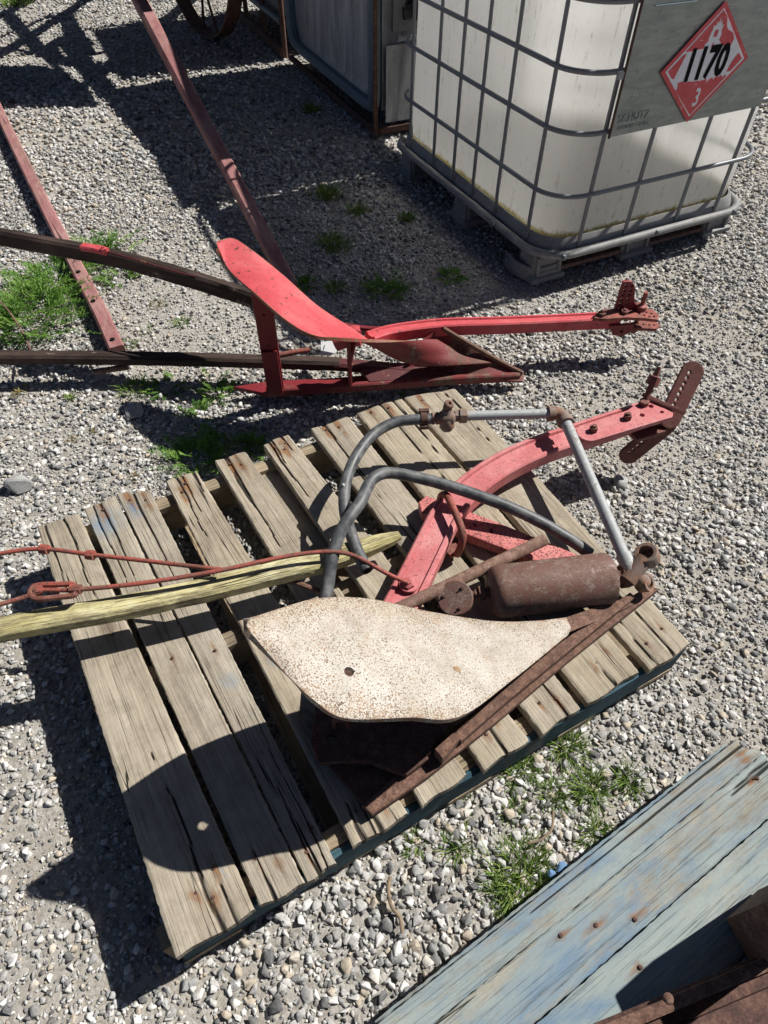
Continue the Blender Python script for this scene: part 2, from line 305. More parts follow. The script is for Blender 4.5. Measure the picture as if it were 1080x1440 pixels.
def sweep(path, prof, up=Vector((0, 0, 1)), scl=None, wob=0, cap=True, par=True):
    """closed profile of (side, up) offsets carried along a path; parallel transport when par"""
    V = []; F = []; A = []; n = len(prof); L = 0; off = random.random()*40; x = None
    for i, p in enumerate(path):
        d = (path[min(i+1, len(path)-1)]-path[max(i-1, 0)]).normalized()
        if par and x is not None:
            x = (x - d*x.dot(d)).normalized(); y = d.cross(x)
        else: x, y, d = frame(d, up)
        if i: L += (p-path[i-1]).length
        s = scl[i] if scl else 1
        for k, (a, b) in enumerate(prof):
            w = 1 + (random.random()-.5)*wob; V.append(p + x*a*s*w + y*b*s*w); A.append((L+off, a+off, b+off*.3))
    m_ = len(path)
    for i in range(m_-1):
        for k in range(n):
            k2 = (k+1) % n; F.append([i*n+k, i*n+k2, (i+1)*n+k2, (i+1)*n+k])
    if cap: F.append(list(range(n))[::-1]); F.append([(m_-1)*n+k for k in range(n)])
    return V, F, A
def circ(r, n=12): return [(r*math.cos(2*math.pi*k/n), r*math.sin(2*math.pi*k/n)) for k in range(n)]
def rect(w, h, b=.0):
    w /= 2; h /= 2
    if not b: return [(-w, -h), (w, -h), (w, h), (-w, h)]
    return [(-w+b, -h), (w-b, -h), (w, -h+b), (w, h-b), (w-b, h), (-w+b, h), (-w, h-b), (-w, -h+b)]
def tube(path, r, n=12, scl=None): return sweep(path, circ(r, n), scl=scl)
def lathe(a, b, prof, n=20):
    """surface of revolution about the axis a->b; prof = (t metres along, radius)"""
    x, y, d = frame(b-a); V = []; F = []; k = len(prof)
    for j in range(n):
        c, s_ = math.cos(2*math.pi*j/n), math.sin(2*math.pi*j/n)
        for t, r in prof: V.append(a + d*t + (x*c+y*s_)*max(r, 1e-5))
    for j in range(n):
        j2 = (j+1) % n
        for i in range(k-1): F.append([j*k+i, j2*k+i, j2*k+i+1, j*k+i+1])
    return V, F
def bolt(c, d, r=.009, h=.008, n=6):
    d = d.normalized(); return lathe(c-d*.004, c+d*h, [(0, 0), (0, r), (h+.003, r), (h+.004, r*.88), (h+.004, r*.45), (h+.008, r*.42), (h+.008, 0)], n)
def solid(outline, th, holes=(), z=None, bev=0.):
    """flat plate from 2D outline (and round holes (x, y, r)), returned as V, F in the plane, thickness along +z"""
    cu = bpy.data.curves.new('c', 'CURVE'); cu.dimensions = '2D'; cu.fill_mode = 'BOTH'; cu.extrude = th/2; cu.bevel_depth = bev; cu.bevel_resolution = 1
    def spl(pts):
        s = cu.splines.new('POLY'); s.points.add(len(pts)-1)
        for q, p in zip(s.points, pts): q.co = (p[0], p[1], 0, 1)
        s.use_cyclic_u = True
    spl(outline)
    for hx, hy, hr in holes: spl([(hx+hr*math.cos(2*math.pi*k/14), hy+hr*math.sin(2*math.pi*k/14)) for k in range(14)])
    o = bpy.data.objects.new('c', cu); COL.objects.link(o); dg = bpy.context.evaluated_depsgraph_get(); dg.update(); me = bpy.data.meshes.new_from_object(o.evaluated_get(dg))
    V = [Vector(v.co) for v in me.vertices]; F = [list(p.vertices) for p in me.polygons]; bpy.data.objects.remove(o); bpy.data.curves.remove(cu); bpy.data.meshes.remove(me)
    return V, F
def plate(pts, th, holes=(), bev=.0015, n=None):
    """plate through 3D points (near a plane); holes as (3D point, radius)"""
    pts = [Vector(p) for p in pts]; c = sum(pts, Vector())/len(pts)
    if n is None:
        n = Vector()
        for i in range(len(pts)): a, b = pts[i]-c, pts[(i+1) % len(pts)]-c; n += a.cross(b)
        n.normalize()
        if n.z < 0: n = -n
    x = (pts[1]-pts[0]); x = (x-n*x.dot(n)).normalized(); y = n.cross(x)
    o2 = [((p-c).dot(x), (p-c).dot(y)) for p in pts]; h2 = [((Vector(h)-c).dot(x), (Vector(h)-c).dot(y), r) for h, r in holes]
    V, F = solid(o2, th, h2, bev=bev)
    return [c + x*v.x + y*v.y + n*v.z for v in V], F
def text_geo(s, size, off=0., ext=.0004, sx=1.):
    cu = bpy.data.curves.new('t', 'FONT'); cu.body = s; cu.size = size; cu.extrude = ext; cu.offset = off; cu.align_x = 'CENTER'; cu.align_y = 'CENTER'; cu.resolution_u = 3
    o = bpy.data.objects.new('t', cu); COL.objects.link(o); dg = bpy.context.evaluated_depsgraph_get(); dg.update(); me = bpy.data.meshes.new_from_object(o.evaluated_get(dg))
    V = [Vector((v.co.x*sx, v.co.y, v.co.z)) for v in me.vertices]; F = [list(p.vertices) for p in me.polygons]; bpy.data.objects.remove(o); bpy.data.curves.remove(cu); bpy.data.meshes.remove(me)
    return V, F
def text_at(s, size, c, x, y, off=0., ext=.0004, sx=1.):
    V, F = text_geo(s, size, off, ext, sx); n = x.cross(y); return [c + x*v.x + y*v.y + n*v.z for v in V], F
def rbox(w, d, h, b): # rounded-rectangle ring outline
    out = []
    for cx, cy, a0 in ((w-b, d-b, 0), (b, d-b, 90), (b, b, 180), (w-b, b, 270)):
        for k in range(7): a = R(a0+k*15); out.append((cx+b*math.cos(a), cy+b*math.sin(a)))
    return out
def box8(c, ax, ay, az):
    c, ax, ay, az = map(Vector, (c, ax, ay, az)); V = [c+ax*i+ay*j+az*k for i in (-.5, .5) for j in (-.5, .5) for k in (-.5, .5)]
    return V, [[0, 1, 3, 2], [4, 6, 7, 5], [0, 4, 5, 1], [2, 3, 7, 6], [0, 2, 6, 4], [1, 5, 7, 3]]

def plank(name, c00, c10, c11, c01, th, mat, parent, nails=(), ns=110, nt=12, cracks=0, warp=.003, rough_end=.004, tone=None, origin=None, blue=()):
    """board with its upper face on four corners (length 00->10, width 00->01); nails at (s, t)"""
    c00, c10, c11, c01 = map(Vector, (c00, c10, c11, c01)); n = (c10-c00).cross(c01-c00).normalized()
    if n.z < 0: n = -n
    L = (c10-c00).length; Wd = (c01-c00).length; off = random.random()*60; tn = random.random() if tone is None else tone
    w1, w2, w3 = (random.random()*6.28 for _ in range(3)); ph = random.random()*9; e0 = [rough_end*(.3*math.sin(j*.2+ph)+.10*(random.random()-.5)) for j in range(nt+1)]; e1 = [rough_end*(.3*math.sin(j*.2+ph*1.7)+.10*(random.random()-.5)) for j in range(nt+1)]
    s0 = [(random.random()-.5)*.0016 for _ in range(ns+1)]; top = []; A = []; S = []; BS = []; CK = []; cr_ = []
    for q in range(cracks):
        cr_.append((random.random() < .6, random.choice(nails)[1]+random.gauss(0, .03) if nails and random.random() < .6 else random.uniform(.1, .9), random.uniform(.06, .42), random.random()*6.28, random.uniform(.01, .035), random.uniform(.0013, .0030), random.gauss(0, .05)))
    for i in range(ns+1):
        for j in range(nt+1):
            s, t = i/ns, j/nt; ss = s + (e0[j]*(1-s)**8 + e1[j]*s**8)/L
            p = (c00*(1-ss)+c10*ss)*(1-t) + (c01*(1-ss)+c11*ss)*t
            p += n*(warp*(math.sin(ss*3.1+w1)*.6 + math.sin(ss*7+w2+t*2)*.25) + warp*.5*math.sin(t*3.14+w3)*(t-.5))
            ck = 0
            for (e_, t_, l_, f_, a_, w_, k_) in cr_:
                u = s if e_ else 1-s
                if u < l_:
                    tc = t_ + a_*math.sin(u*26+f_) + k_*u + .25*a_*math.sin(u*90+f_*2); ck = max(ck, min(1, 1.6*math.exp(-((t-tc)*Wd/(w_*(1-u/l_)+.0004))**2)))
            CK.append(ck); p -= n*.005*ck
            if j in (0, nt): p += (c01-c00).normalized()*s0[i]*(1 if j else -1); p -= n*.0022
            if i in (0, ns): p -= n*.002
            st = 0
            for (na, nb) in nails:
                da, db = (s-na)*L, (t-nb)*Wd; st = max(st, (1.15 if na < .1 else .8)*math.exp(-(da/(.045 if na < .1 else .028))**2-(db/(.010 if na < .1 else .006))**2), .8*math.exp(-(da/.009)**2-(db/.009)**2))
            BS.append(max([0]+[math.exp(-((s-q[0])/q[2])**2-((t-q[1])/q[3])**2) for q in blue]))
            top.append(p); A.append((ss*L+off, t*Wd+off, off*.37)); S.append(st)
    m_ = nt+1; N = len(top); V = top + [p-n*th for p in top]; A2 = A + [(a[0], a[1], a[2]+.02) for a in A]; F = []
    idx = lambda i, j: i*m_+j
    for i in range(ns):
        for j in range(nt): F.append([idx(i, j), idx(i+1, j), idx(i+1, j+1), idx(i, j+1)]); F.append([N+idx(i, j+1), N+idx(i+1, j+1), N+idx(i+1, j), N+idx(i, j)])
    for i in range(ns): F.append([idx(i, 0), N+idx(i, 0), N+idx(i+1, 0), idx(i+1, 0)]); F.append([idx(i+1, nt), N+idx(i+1, nt), N+idx(i, nt), idx(i, nt)])
    for j in range(nt): F.append([idx(0, j+1), N+idx(0, j+1), N+idx(0, j), idx(0, j)]); F.append([idx(ns, j), N+idx(ns, j), N+idx(ns, j+1), idx(ns, j+1)])
    o = mesh(name, V, F, mat, parent, True, origin, {'gr': A2, 'stain': S+S, 'tone': [tn]*(2*N), 'bluestain': BS+BS, 'split': CK+CK})
    for (na, nb) in nails:
        p = (c00*(1-na)+c10*na)*(1-nb) + (c01*(1-na)+c11*na)*nb + n*(warp*.3)
        mb = MB(); mb.add(*lathe(p-n*.006, p+n*.002, [(0, .002), (.005, .002), (.0052, .0036), (.0066, .003), (.007, 0)], 8)); mb.obj('nail', M['rustdark'], o)
    return o

def loft(cols, nu=10, nv=24):
    """grid through columns of control points"""
    rows = list(zip(*cols)); rows = [crv(r, nu) for r in rows]; g = []
    for c in zip(*rows):
        pts = crv(c, 8); L = [0]
        for a, b in zip(pts, pts[1:]): L.append(L[-1]+(b-a).length)
        col = []
        for k in range(nv+1):
            t = L[-1]*k/nv; i = 0
            while i < len(L)-2 and L[i+1] < t: i += 1
            f = (t-L[i])/max(L[i+1]-L[i], 1e-9); col.append(pts[i].lerp(pts[i+1], min(1, f)))
        g.append(col)
    return g
def shell(g, th, hole=None):
    """solid sheet on a grid, with round holes (centre, radius) punched through"""
    nu, nv = len(g), len(g[0]); V = [p for c in g for p in c]; F = [[i*nv+j, (i+1)*nv+j, (i+1)*nv+j+1, i*nv+j+1] for i in range(nu-1) for j in range(nv-1)]
    E = [0.]*len(V)
    for i in range(nu):
        for j in range(nv):
            d = min((g[i][j]-g[i][0]).length, (g[i][j]-g[i][-1]).length, (g[i][j]-g[0][j]).length, (g[i][j]-g[-1][j]).length); E[i*nv+j] = max(0, 1-d/.05)
    for c, r in (hole or []):
        F = [f for f in F if (sum((V[i] for i in f), Vector())/4-c).length > r]
        for i, p in enumerate(V):
            d = (p-c).length
            if r*.6 < d < r*1.35: V[i] = c + (p-c)*(r/d)
    Nn = [Vector() for _ in V]
    for f in F:
        q = (V[f[2]]-V[f[0]]).cross(V[f[3]]-V[f[1]])
        for i in f: Nn[i] += q
    s = 1 if sum(q.z for q in Nn) > 0 else -1
    Nn = [q.normalized()*s if q.length else q for q in Nn]; N = len(V); ed = {}
    for f in F:
        for a, b in zip(f, f[1:]+f[:1]): ed[(a, b)] = 1
    V2 = V + [p-q*th for p, q in zip(V, Nn)]; F2 = F + [[i+N for i in f[::-1]] for f in F]
    for (a, b) in ed:
        if (b, a) not in ed: F2.append([b, a, a+N, b+N])
    return V2, F2, E+E
def split_mat(o, mat_under, n):
    """second slot for the faces on the underside of a sheet"""
    o.data.materials.append(mat_under)
    for i, p in enumerate(o.data.polygons):
        if n <= i < 2*n: p.material_index = 1

# ------------------------------------------------------------------ ground and gravel
V = []; F = []
gx = np.concatenate([[-60, -20, -9], np.linspace(-6, 6, 121), [9, 20, 60]]); gy = np.concatenate([[-60, -20, -6], np.linspace(-2, 9, 111), [14, 30, 60]])
def gh(x, y): return .010*math.sin(x*2.1+1)*math.sin(y*1.7+.4) + .006*math.sin(x*5.3+y*3.1)
for yy in gy:
    for xx in gx: V.append((xx, yy, gh(xx, yy)*.5-.006 if abs(xx) < 7 and -3 < yy < 10 else -.006))
nx = len(gx); F = [[j*nx+i, j*nx+i+1, (j+1)*nx+i+1, (j+1)*nx+i] for j in range(len(gy)-1) for i in range(nx-1)]
struct(mesh('ground', V, F, M['ground'], smooth=True, origin=(0, 0, 0)))

def hull_proto():
    bm = bmesh.new(); k = random.choice((7, 8, 9, 10, 12))
    ax = (1, random.uniform(.65, .95), random.uniform(.45, .75))
    for _ in range(k):
        d = Vector((random.gauss(0, 1), random.gauss(0, 1), random.gauss(0, 1))).normalized()*random.uniform(.86, 1.05); bm.verts.new((d.x*ax[0], d.y*ax[1], d.z*ax[2]))
    r = bmesh.ops.convex_hull(bm, input=bm.verts); bmesh.ops.delete(bm, geom=list({*r['geom_interior'], *r['geom_unused']} & set(bm.verts)), context='VERTS')
    bmesh.ops.bevel(bm, geom=list(bm.edges), offset=.035, segments=1, affect='EDGES', clamp_overlap=True)
    bmesh.ops.triangulate(bm, faces=bm.faces); bm.verts.index_update()
    v = np.array([p.co[:] for p in bm.verts]); f = np.array([[q.index for q in t.verts] for t in bm.faces]); bm.free(); return v, f
protos = [hull_proto() for _ in range(14)]
def hull_simple():
    bm = bmesh.new()
    for _ in range(10):
        d = Vector((random.gauss(0, 1), random.gauss(0, 1), random.gauss(0, 1))).normalized(); bm.verts.new((d.x, d.y*.85, d.z*.65))
    r = bmesh.ops.convex_hull(bm, input=bm.verts); bmesh.ops.delete(bm, geom=list({*r['geom_interior'], *r['geom_unused']} & set(bm.verts)), context='VERTS'); bm.verts.index_update()
    v = np.array([p.co[:] for p in bm.verts]); f = np.array([[q.index for q in t.verts] for t in bm.faces]); bm.free(); return v, f
simple = [hull_simple() for _ in range(10)]
def vnoise(x, y, sc, seed):
    r = np.random.default_rng(seed); g = r.random((64, 64)); u, v = (x*sc) % 63, (y*sc) % 63; i, j = u.astype(int), v.astype(int); fu, fv = u-i, v-j; fu = fu*fu*(3-2*fu); fv = fv*fv*(3-2*fv)
    i2, j2 = (i+1) % 64, (j+1) % 64
    return (g[i, j]*(1-fu)+g[i2, j]*fu)*(1-fv) + (g[i, j2]*(1-fu)+g[i2, j2]*fu)*fv
def stones(name, n, xr, yr, rlo, rhi, protos, packed=1., far=0):
    """n jittered points in a wedge in front of the camera"""
    yy = np.linspace(yr[0], yr[1], 400); cdf = np.cumsum(xr[0] + xr[1]*np.maximum(yy, 0)); cdf = cdf/cdf[-1]; y = np.interp(RNG.random(n), cdf, yy); half = xr[0] + xr[1]*np.maximum(y, 0); x = (RNG.random(n)*2-1)*half
    # compacted fine places have fewer and smaller stones
    c = vnoise(x+40, y+40, .9, 5)*.6 + vnoise(x+40, y+40, 2.6, 6)*.4 + np.exp(-((x-.72)**2/.10+(y-1.45)**2/.16))*.30 + np.exp(-((x+.62)**2/.04+(y-.30)**2/.2))*.08
    keep = RNG.random(n) > np.clip((c-.58)*2.4, 0, .5)*packed; x, y, c = x[keep], y[keep], c[keep]; n = len(x)
    r = rlo + (rhi-rlo)*RNG.random(n)**2.4; r *= np.clip(1.25-c*.6, .6, 1.15); tint = RNG.random(n)
    VV = []; FF = []; TT = []; base = 0; kind = RNG.integers(0, len(protos), n)
    for k, (pv, pf) in enumerate(protos):
        s = np.where(kind == k)[0]; q = len(s)
        if not q: continue
        a = RNG.random(q)*2*np.pi; b = RNG.normal(0, .45, q); ca, sa, cb, sb = np.cos(a), np.sin(a), np.cos(b), np.sin(b)
        X = pv[None, :, :]*r[s][:, None, None]; x0, y0, z0 = X[..., 0], X[..., 1], X[..., 2]
        y1 = y0*cb[:, None]-z0*sb[:, None]; z1 = y0*sb[:, None]+z0*cb[:, None]; x2 = x0*ca[:, None]-y1*sa[:, None]; y2 = x0*sa[:, None]+y1*ca[:, None]
        gz = .5*(.010*np.sin(x[s]*2.1+1)*np.sin(y[s]*1.7+.4) + .006*np.sin(x[s]*5.3+y[s]*3.1)) - .006
        o = np.stack([x2+x[s][:, None], y2+y[s][:, None], z1+(gz+r[s]*RNG.uniform(-.05, .55, q))[:, None]], -1).reshape(-1, 3)
        VV.append(o); FF.append((pf[None]+(np.arange(q)*len(pv))[:, None, None]).reshape(-1, 3)+base); TT.append(np.repeat(tint[s], len(pv))); base += len(o)
    VV = np.concatenate(VV); FF = np.concatenate(FF); TT = np.concatenate(TT)
    me = bpy.data.meshes.new(name); me.vertices.add(len(VV)); me.vertices.foreach_set('co', VV.astype(np.float32).ravel()); me.loops.add(FF.size); me.loops.foreach_set('vertex_index', FF.astype(np.int32).ravel())
    me.polygons.add(len(FF)); me.polygons.foreach_set('loop_start', np.arange(0, FF.size, 3, dtype=np.int32)); me.polygons.foreach_set('loop_total', np.full(len(FF), 3, dtype=np.int32)); me.update(calc_edges=True)
    at = me.attributes.new('tint', 'FLOAT', 'POINT'); at.data.foreach_set('value', TT.astype(np.float32)); return link(name, me, M['stone'], origin=(0, 0, 0))
g = stones('gravel', 50000, (1.4, .58), (-.22, 1.6), .0050, .0150, protos, 1.); tag(g, 'angular grey and white crushed limestone covering the yard', 'gravel', kind='stuff')
g = stones('gravel_beyond', 62000, (1.3, .58), (1.5, 3.6), .006, .0155, simple, 1.); tag(g, 'crushed limestone around the red plow and past the pallet', 'gravel', kind='stuff')
g = stones('fine_gravel', 120000, (1.3, .58), (-.22, 3.0), .0032, .007, simple, .25); tag(g, 'small grey chips filling the gaps between larger stones', 'gravel chips', kind='stuff')
g = stones('distant_gravel', 60000, (.85, .58), (3.4, 7.6), .009, .019, simple, .6, 1); tag(g, 'crushed stone further off by the tanks and wheel', 'gravel', kind='stuff')

# ------------------------------------------------------------------ grey pallet under the plow
PA = R(-60.47); U = Vector((math.cos(PA), math.sin(PA), 0)); Vv = Vector((-U.y, U.x, 0)); P0 = Vector((-.8056, .9784, 0)); DZ = .14
def pal(u, v, z): return P0 + U*u + Vv*v + Vector((0, 0, z))
pallet = thing('wooden_pallet', pal(.485, .566, 0), 'weathered grey wooden pallet on gravel with a white and red plow lying on it', 'pallet')
BV = [((-.021, -.016), (-.015, .079), (.978, .008), (.976, .140)), ((-.025, .094), (-.034, .172), (.976, .149), (.981, .2265)), ((-.037, .1765), (-.005, .252), (.981, .2305), (.977, .285)),
      ((-.022, .297), (-.021, .377), (.971, .322), (.970, .430)), ((-.027, .431), (-.021, .514), (.971, .460), (.964, .558)), ((-.023, .565), (-.03, .640), (.971, .592), (.967, .698)),
      ((-.018, .703), (-.015, .817), (.969, .727), (.964, .825)), ((-.017, .845), (-.01, .986), (.966, .843), (.963, .979)), ((-.012, .995), (.026, 1.145), (.972, 1.005), (.967, 1.121))]
nl = [[(.93, .45), (.95, .62), (.91, .75)], [(.93, .3), (.955, .7), (.03, .5), (.5, .5)], [(.96, .35), (.93, .8), (.03, .3), (.035, .75), (.52, .6)], [(.035, .5), (.06, .3), (.95, .3), (.96, .7), (.5, .4)],
      [(.03, .35), (.045, .65), (.95, .3), (.935, .6)], [(.03, .3), (.05, .55), (.03, .72), (.95, .4), (.93, .7)], [(.025, .3), (.03, .62), (.95, .35), (.96, .7), (.51, .5)], [(.02, .25), (.025, .62), (.95, .45), (.93, .8)], [(.03, .25), (.95, .3), (.94, .75)]]
tones = [.62, .55, .5, .72, .66, .7, .6, .78, .7]
for i, (a, b, c, d) in enumerate(BV):
    dz = (.004, .0, .001, .0, .003, .002, .001, .004, .0)[i]
    plank('deck_board', pal(*a, DZ+dz), pal(*c, DZ+dz*.5), pal(*d, DZ+dz*.3), pal(*b, DZ+dz), .019, M['deck'], pallet, nl[i], tone=tones[i], rough_end=.007, nt=36, ns=150, cracks=(4, 3, 4, 5, 3, 4, 3, 3, 3)[i], blue={1: [(.075, .4, .05, .6)], 2: [(.07, .3, .03, .25), (.6, .6, .02, .3)], 3: [(.6, .3, .02, .2)]}.get(i, ()))
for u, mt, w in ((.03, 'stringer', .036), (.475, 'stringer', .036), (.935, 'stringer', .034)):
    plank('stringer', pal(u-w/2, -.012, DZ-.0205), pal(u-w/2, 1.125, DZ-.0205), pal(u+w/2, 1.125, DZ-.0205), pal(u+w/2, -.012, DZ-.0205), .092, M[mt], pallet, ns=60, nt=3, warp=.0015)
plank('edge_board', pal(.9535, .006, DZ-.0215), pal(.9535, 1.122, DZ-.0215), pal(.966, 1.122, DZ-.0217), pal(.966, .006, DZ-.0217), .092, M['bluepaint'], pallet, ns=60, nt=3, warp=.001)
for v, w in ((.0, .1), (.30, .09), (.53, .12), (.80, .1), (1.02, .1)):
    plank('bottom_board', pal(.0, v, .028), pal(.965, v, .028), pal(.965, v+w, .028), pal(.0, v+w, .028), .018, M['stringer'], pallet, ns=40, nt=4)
# stray slat wedged under the deck
plank('repair_slat', pal(.02, .505, .108), pal(.40, .535, .108), pal(.40, .60, .108), pal(.02, .568, .108), .016, M['deck'], pallet, ns=40, nt=6, tone=.4)

# ------------------------------------------------------------------ blue boards at lower right
bp = thing('blue_pallet', P(800, 1350, 0), 'blue painted weathered board platform at the lower right of the gravel', 'pallet')
D1 = Vector((.675, .431, 0)).normalized(); N1 = Vector((D1.y, -D1.x, 0)); E0 = P(530, 1440, .14)
def bq(s, w, z=.14): q = E0 + D1*s + N1*w; return Vector((q.x, q.y, z))
plank('deck_board', bq(-.55, .0), bq(.80, .0), bq(.815, .0445), bq(-.55, .044), .02, M['blue'], bp, [(.985, .5), (.975, .8)], tone=.5, nt=30, cracks=3, rough_end=.02, ns=150)
plank('deck_board', bq(-.55, .0448, .1397), bq(.826, .0452, .1397), bq(.84, .1232, .1397), bq(-.55, .1235, .1397), .02, M['blue'], bp, [(.96, .3), (.975, .8), (.62, .2), (.66, .45), (.7, .8)], tone=.5, nt=30, cracks=3, rough_end=.02, ns=150)
plank('deck_board', bq(-.55, .1255), bq(.86, .1255), bq(.86, .232), bq(-.55, .232), .02, M['blue'], bp, [(.55, .4), (.66, .3)], tone=.6, nt=30, cracks=3, rough_end=.02, ns=150)
plank('deck_board', bq(-.55, .2355), bq(.86, .2355), bq(.86, .35), bq(-.55, .35), .02, M['blue'], bp, tone=.45, ns=90)
plank('deck_board', bq(-.55, .355), bq(.86, .355), bq(.86, .46), bq(-.55, .46), .02, M['blue'], bp, tone=.45, ns=90)
plank('deck_board', bq(.0, -.006, .118), bq(.795, -.006, .118), bq(.795, .05, .118), bq(.0, .05, .118), .02, M['blue'], bp, tone=.35, ns=90)
for s in (-.45, .1, .72): plank('stringer', bq(s, .02, .097), bq(s, .45, .097), bq(s+.04, .45, .097), bq(s+.04, .02, .097), .1, M['stringer'], bp, ns=20, nt=3)

# ------------------------------------------------------------------ rusty machine frame, lower right corner
mf = thing('machine_frame', bq(.42, .34, .14), 'rusty brown steel frame with a rounded lug over the blue boards', 'machine frame')
za = .20; a0 = P(836, 1446, za); a1 = P(1096, 1338, za); dd = (a1-a0).normalized(); nn = Vector((dd.y, -dd.x, 0))
def fr(s, w, z): return a0 + dd*s + nn*w + Vector((0, 0, z-za))
pth = [fr(s, 0, za) for s in np.linspace(-.35, .62, 24)]
mb = MB(); pr = [(0, 0), (0, -.05), (.005, -.05), (.005, -.006), (.016, -.006), (.016, -.001), (.012, .0015), (.003, .0015)]
mb.add(*sweep(pth, [(-a, b) for a, b in pr])); mb.obj('edge_rail', M['rust'], mf, True)
mb = MB(); mb.add(*plate([fr(-.35, .034, za-.012), fr(.62, .034, za-.012), fr(.62, .3, za-.012), fr(-.35, .3, za-.012)], .02)); mb.add(*sweep([fr(-.35, .016, za-.03), fr(.62, .016, za-.03)], rect(.04, .02, .004))); mb.obj('frame_plate', M['rustdark'], mf, True)
q0, q1 = P(1029, 1297, .145), P(1059, 1352, .145); q2 = q1 + D1*.06; q3 = q0 + D1*.06; mb = MB(); mb.add(*plate([q0+Vector((0, 0, .12)), q1+Vector((0, 0, .12)), q2+Vector((0, 0, .12)), q3+Vector((0, 0, .12))], .23, (), .008)); mb.obj('lug', M['rust'], mf, True)
mb = MB(); mb.add(*lathe(P(940, 1404, za+.001), P(940, 1404, za+.02), [(0, .0075), (.003, .007), (.005, .004), (.005, 0)], 10)); mb.obj('rivet', M['rustpipe'], mf, True)
mb = MB(); mb.add(*sweep([fr(.1, .035, za-.03), fr(.1, .035, .142)], rect(.04, .03, .006))); mb.obj('frame_foot', M['rustdark'], mf, True); mb = MB(); mb.add(*sweep([fr(.5, .035, za-.03), fr(.5, .035, .142)], rect(.04, .03, .006))); mb.obj('frame_foot', M['rustdark'], mf, True)

# ------------------------------------------------------------------ white mouldboard plow on the pallet
pw = thing('walking_plow', P(700, 930, .15), 'old walking plow with rust flecked white mouldboard lying on the grey pallet', 'plow')
WC = [((350, 871, .566), (347, 879, .563), (353, 890, .558)), ((392, 856, .517), (393, 905, .525), (402, 947, .505)), ((450, 841, .468), (452, 912, .482), (442, 985, .488)), ((520, 842, .415), (519, 925, .455), (486, 1010, .467)),
      ((605, 860, .335), (598, 935, .405), (575, 1009, .440)), ((690, 873, .272), (685, 940, .345), (648, 1007, .405)), ((752, 873, .235), (750, 915, .272), (722, 955, .320)), ((797, 868, .205), (803, 881, .205), (799, 893, .210))]
g = loft([[P(*q) for q in c] for c in WC], 16, 74)
Vs, Fs, E = shell(g, .009, [(P(490, 945, .463), .0125)]); nf = (len(g)-1)*(len(g[0])-1)
hp = P(490, 945, .463); best = min(Vs[:len(Vs)//2], key=lambda p: (Vector(PX(p))-Vector((490, 945))).length)
Vs, Fs, E = shell(g, .009, [(best, .0078)])
mo = mesh('mouldboard', Vs, Fs, M['mold'], pw, True, None, {'edge': E}); nt_ = sum(1 for f in Fs if max(f) < len(Vs)//2); split_mat(mo, M['under'], nt_)
near = lambda px, py: min(Vs[:len(Vs)//2], key=lambda p: (Vector(PX(p))-Vector((px, py))).length)
mb = MB(); q = near(640, 941); mb.add(*lathe(q-Vector((0, 0, .002)), q+Vector((.0, -.1, .2)), [(0, .0075), (.003, .007), (.004, .004), (.004, 0)], 10)); mb.obj('rivet', M['tanrust'], mo, True)
# share in front of the mouldboard
SHc = [((797, 868, .206), (802, 876, .206), (800, 889, .206)), ((850, 850, .185), (853, 860, .183), (852, 868, .18)), ((890, 838, .172), (892, 845, .17), (895, 848, .167)), ((921, 826, .160), (922, 828, .160), (922, 830, .158))]
Vs2, Fs2, E2 = shell(loft([[P(*q) for q in c] for c in SHc], 8, 10), .008); mesh('share', Vs2, Fs2, M['rust'], pw, True)
# landside and its bars lying on the boards
mb = MB(); mb.add(*plate([P(511, 1134, .158), P(524, 1146, .158), P(602, 1092, .158), P(702, 1012, .158), P(802, 927, .158), P(923, 831, .158), P(912, 826, .158), P(790, 905, .158), P(690, 985, .158), P(590, 1065, .158)], .014)); mb.obj('landside_bar', M['rust'], pw, True)
mb = MB(); mb.add(*plate([P(612, 1058, .186), P(622, 1070, .186), P(644, 1043, .186), P(636, 1036, .186)], .03)); mb.add(*plate([P(640, 1036, .18), P(648, 1044, .18), P(716, 984, .18), P(800, 915, .18), P(890, 843, .172), P(884, 838, .172), P(790, 905, .18), P(706, 975, .18)], .016)); mb.obj('landside_rail', M['rust'], pw, True)
mb = MB(); mb.add(*plate([P(438, 1045, .178), P(443, 1020, .178), P(450, 925, .178), P(560, 925, .178), P(650, 985, .178), P(625, 1030, .178), P(606, 1052, .178), P(604, 1066, .178), P(572, 1090, .178), P(556, 1086, .178), P(520, 1072, .178), P(480, 1071, .178), P(450, 1074, .178)], .012, [(P(466, 1042, .178), .012)])); mb.obj('frog_plate', M['rustdark'], pw, True)
mb = MB()
for k in range(9): q = P(441+k*.6, 1022+k*5.4, .184); mb.add(*bolt(q, Vector((0, 0, 1)), .0035, .002, 6))
mb.obj('rivet_row', M['hitchrust'], pw, True)
mb = MB(); mb.add(*plate([P(462, 1076, .156), P(540, 1082, .156), P(590, 1066, .156), P(566, 1098, .156), P(513, 1133, .156), P(500, 1118, .156)], .010)); mb.obj('sole_plate', M['rustdark'], pw, True)
mb = MB(); q = P(480, 1024, .185); mb.add(*tube(crv([q+Vector((-.012, 0, 0)), q+Vector((-.012, .004, .022)), q+Vector((.01, .004, .024)), q+Vector((.012, 0, 0))], 5), .004, 8)); mb.obj('eye_bolt', M['hitchrust'], pw, True)
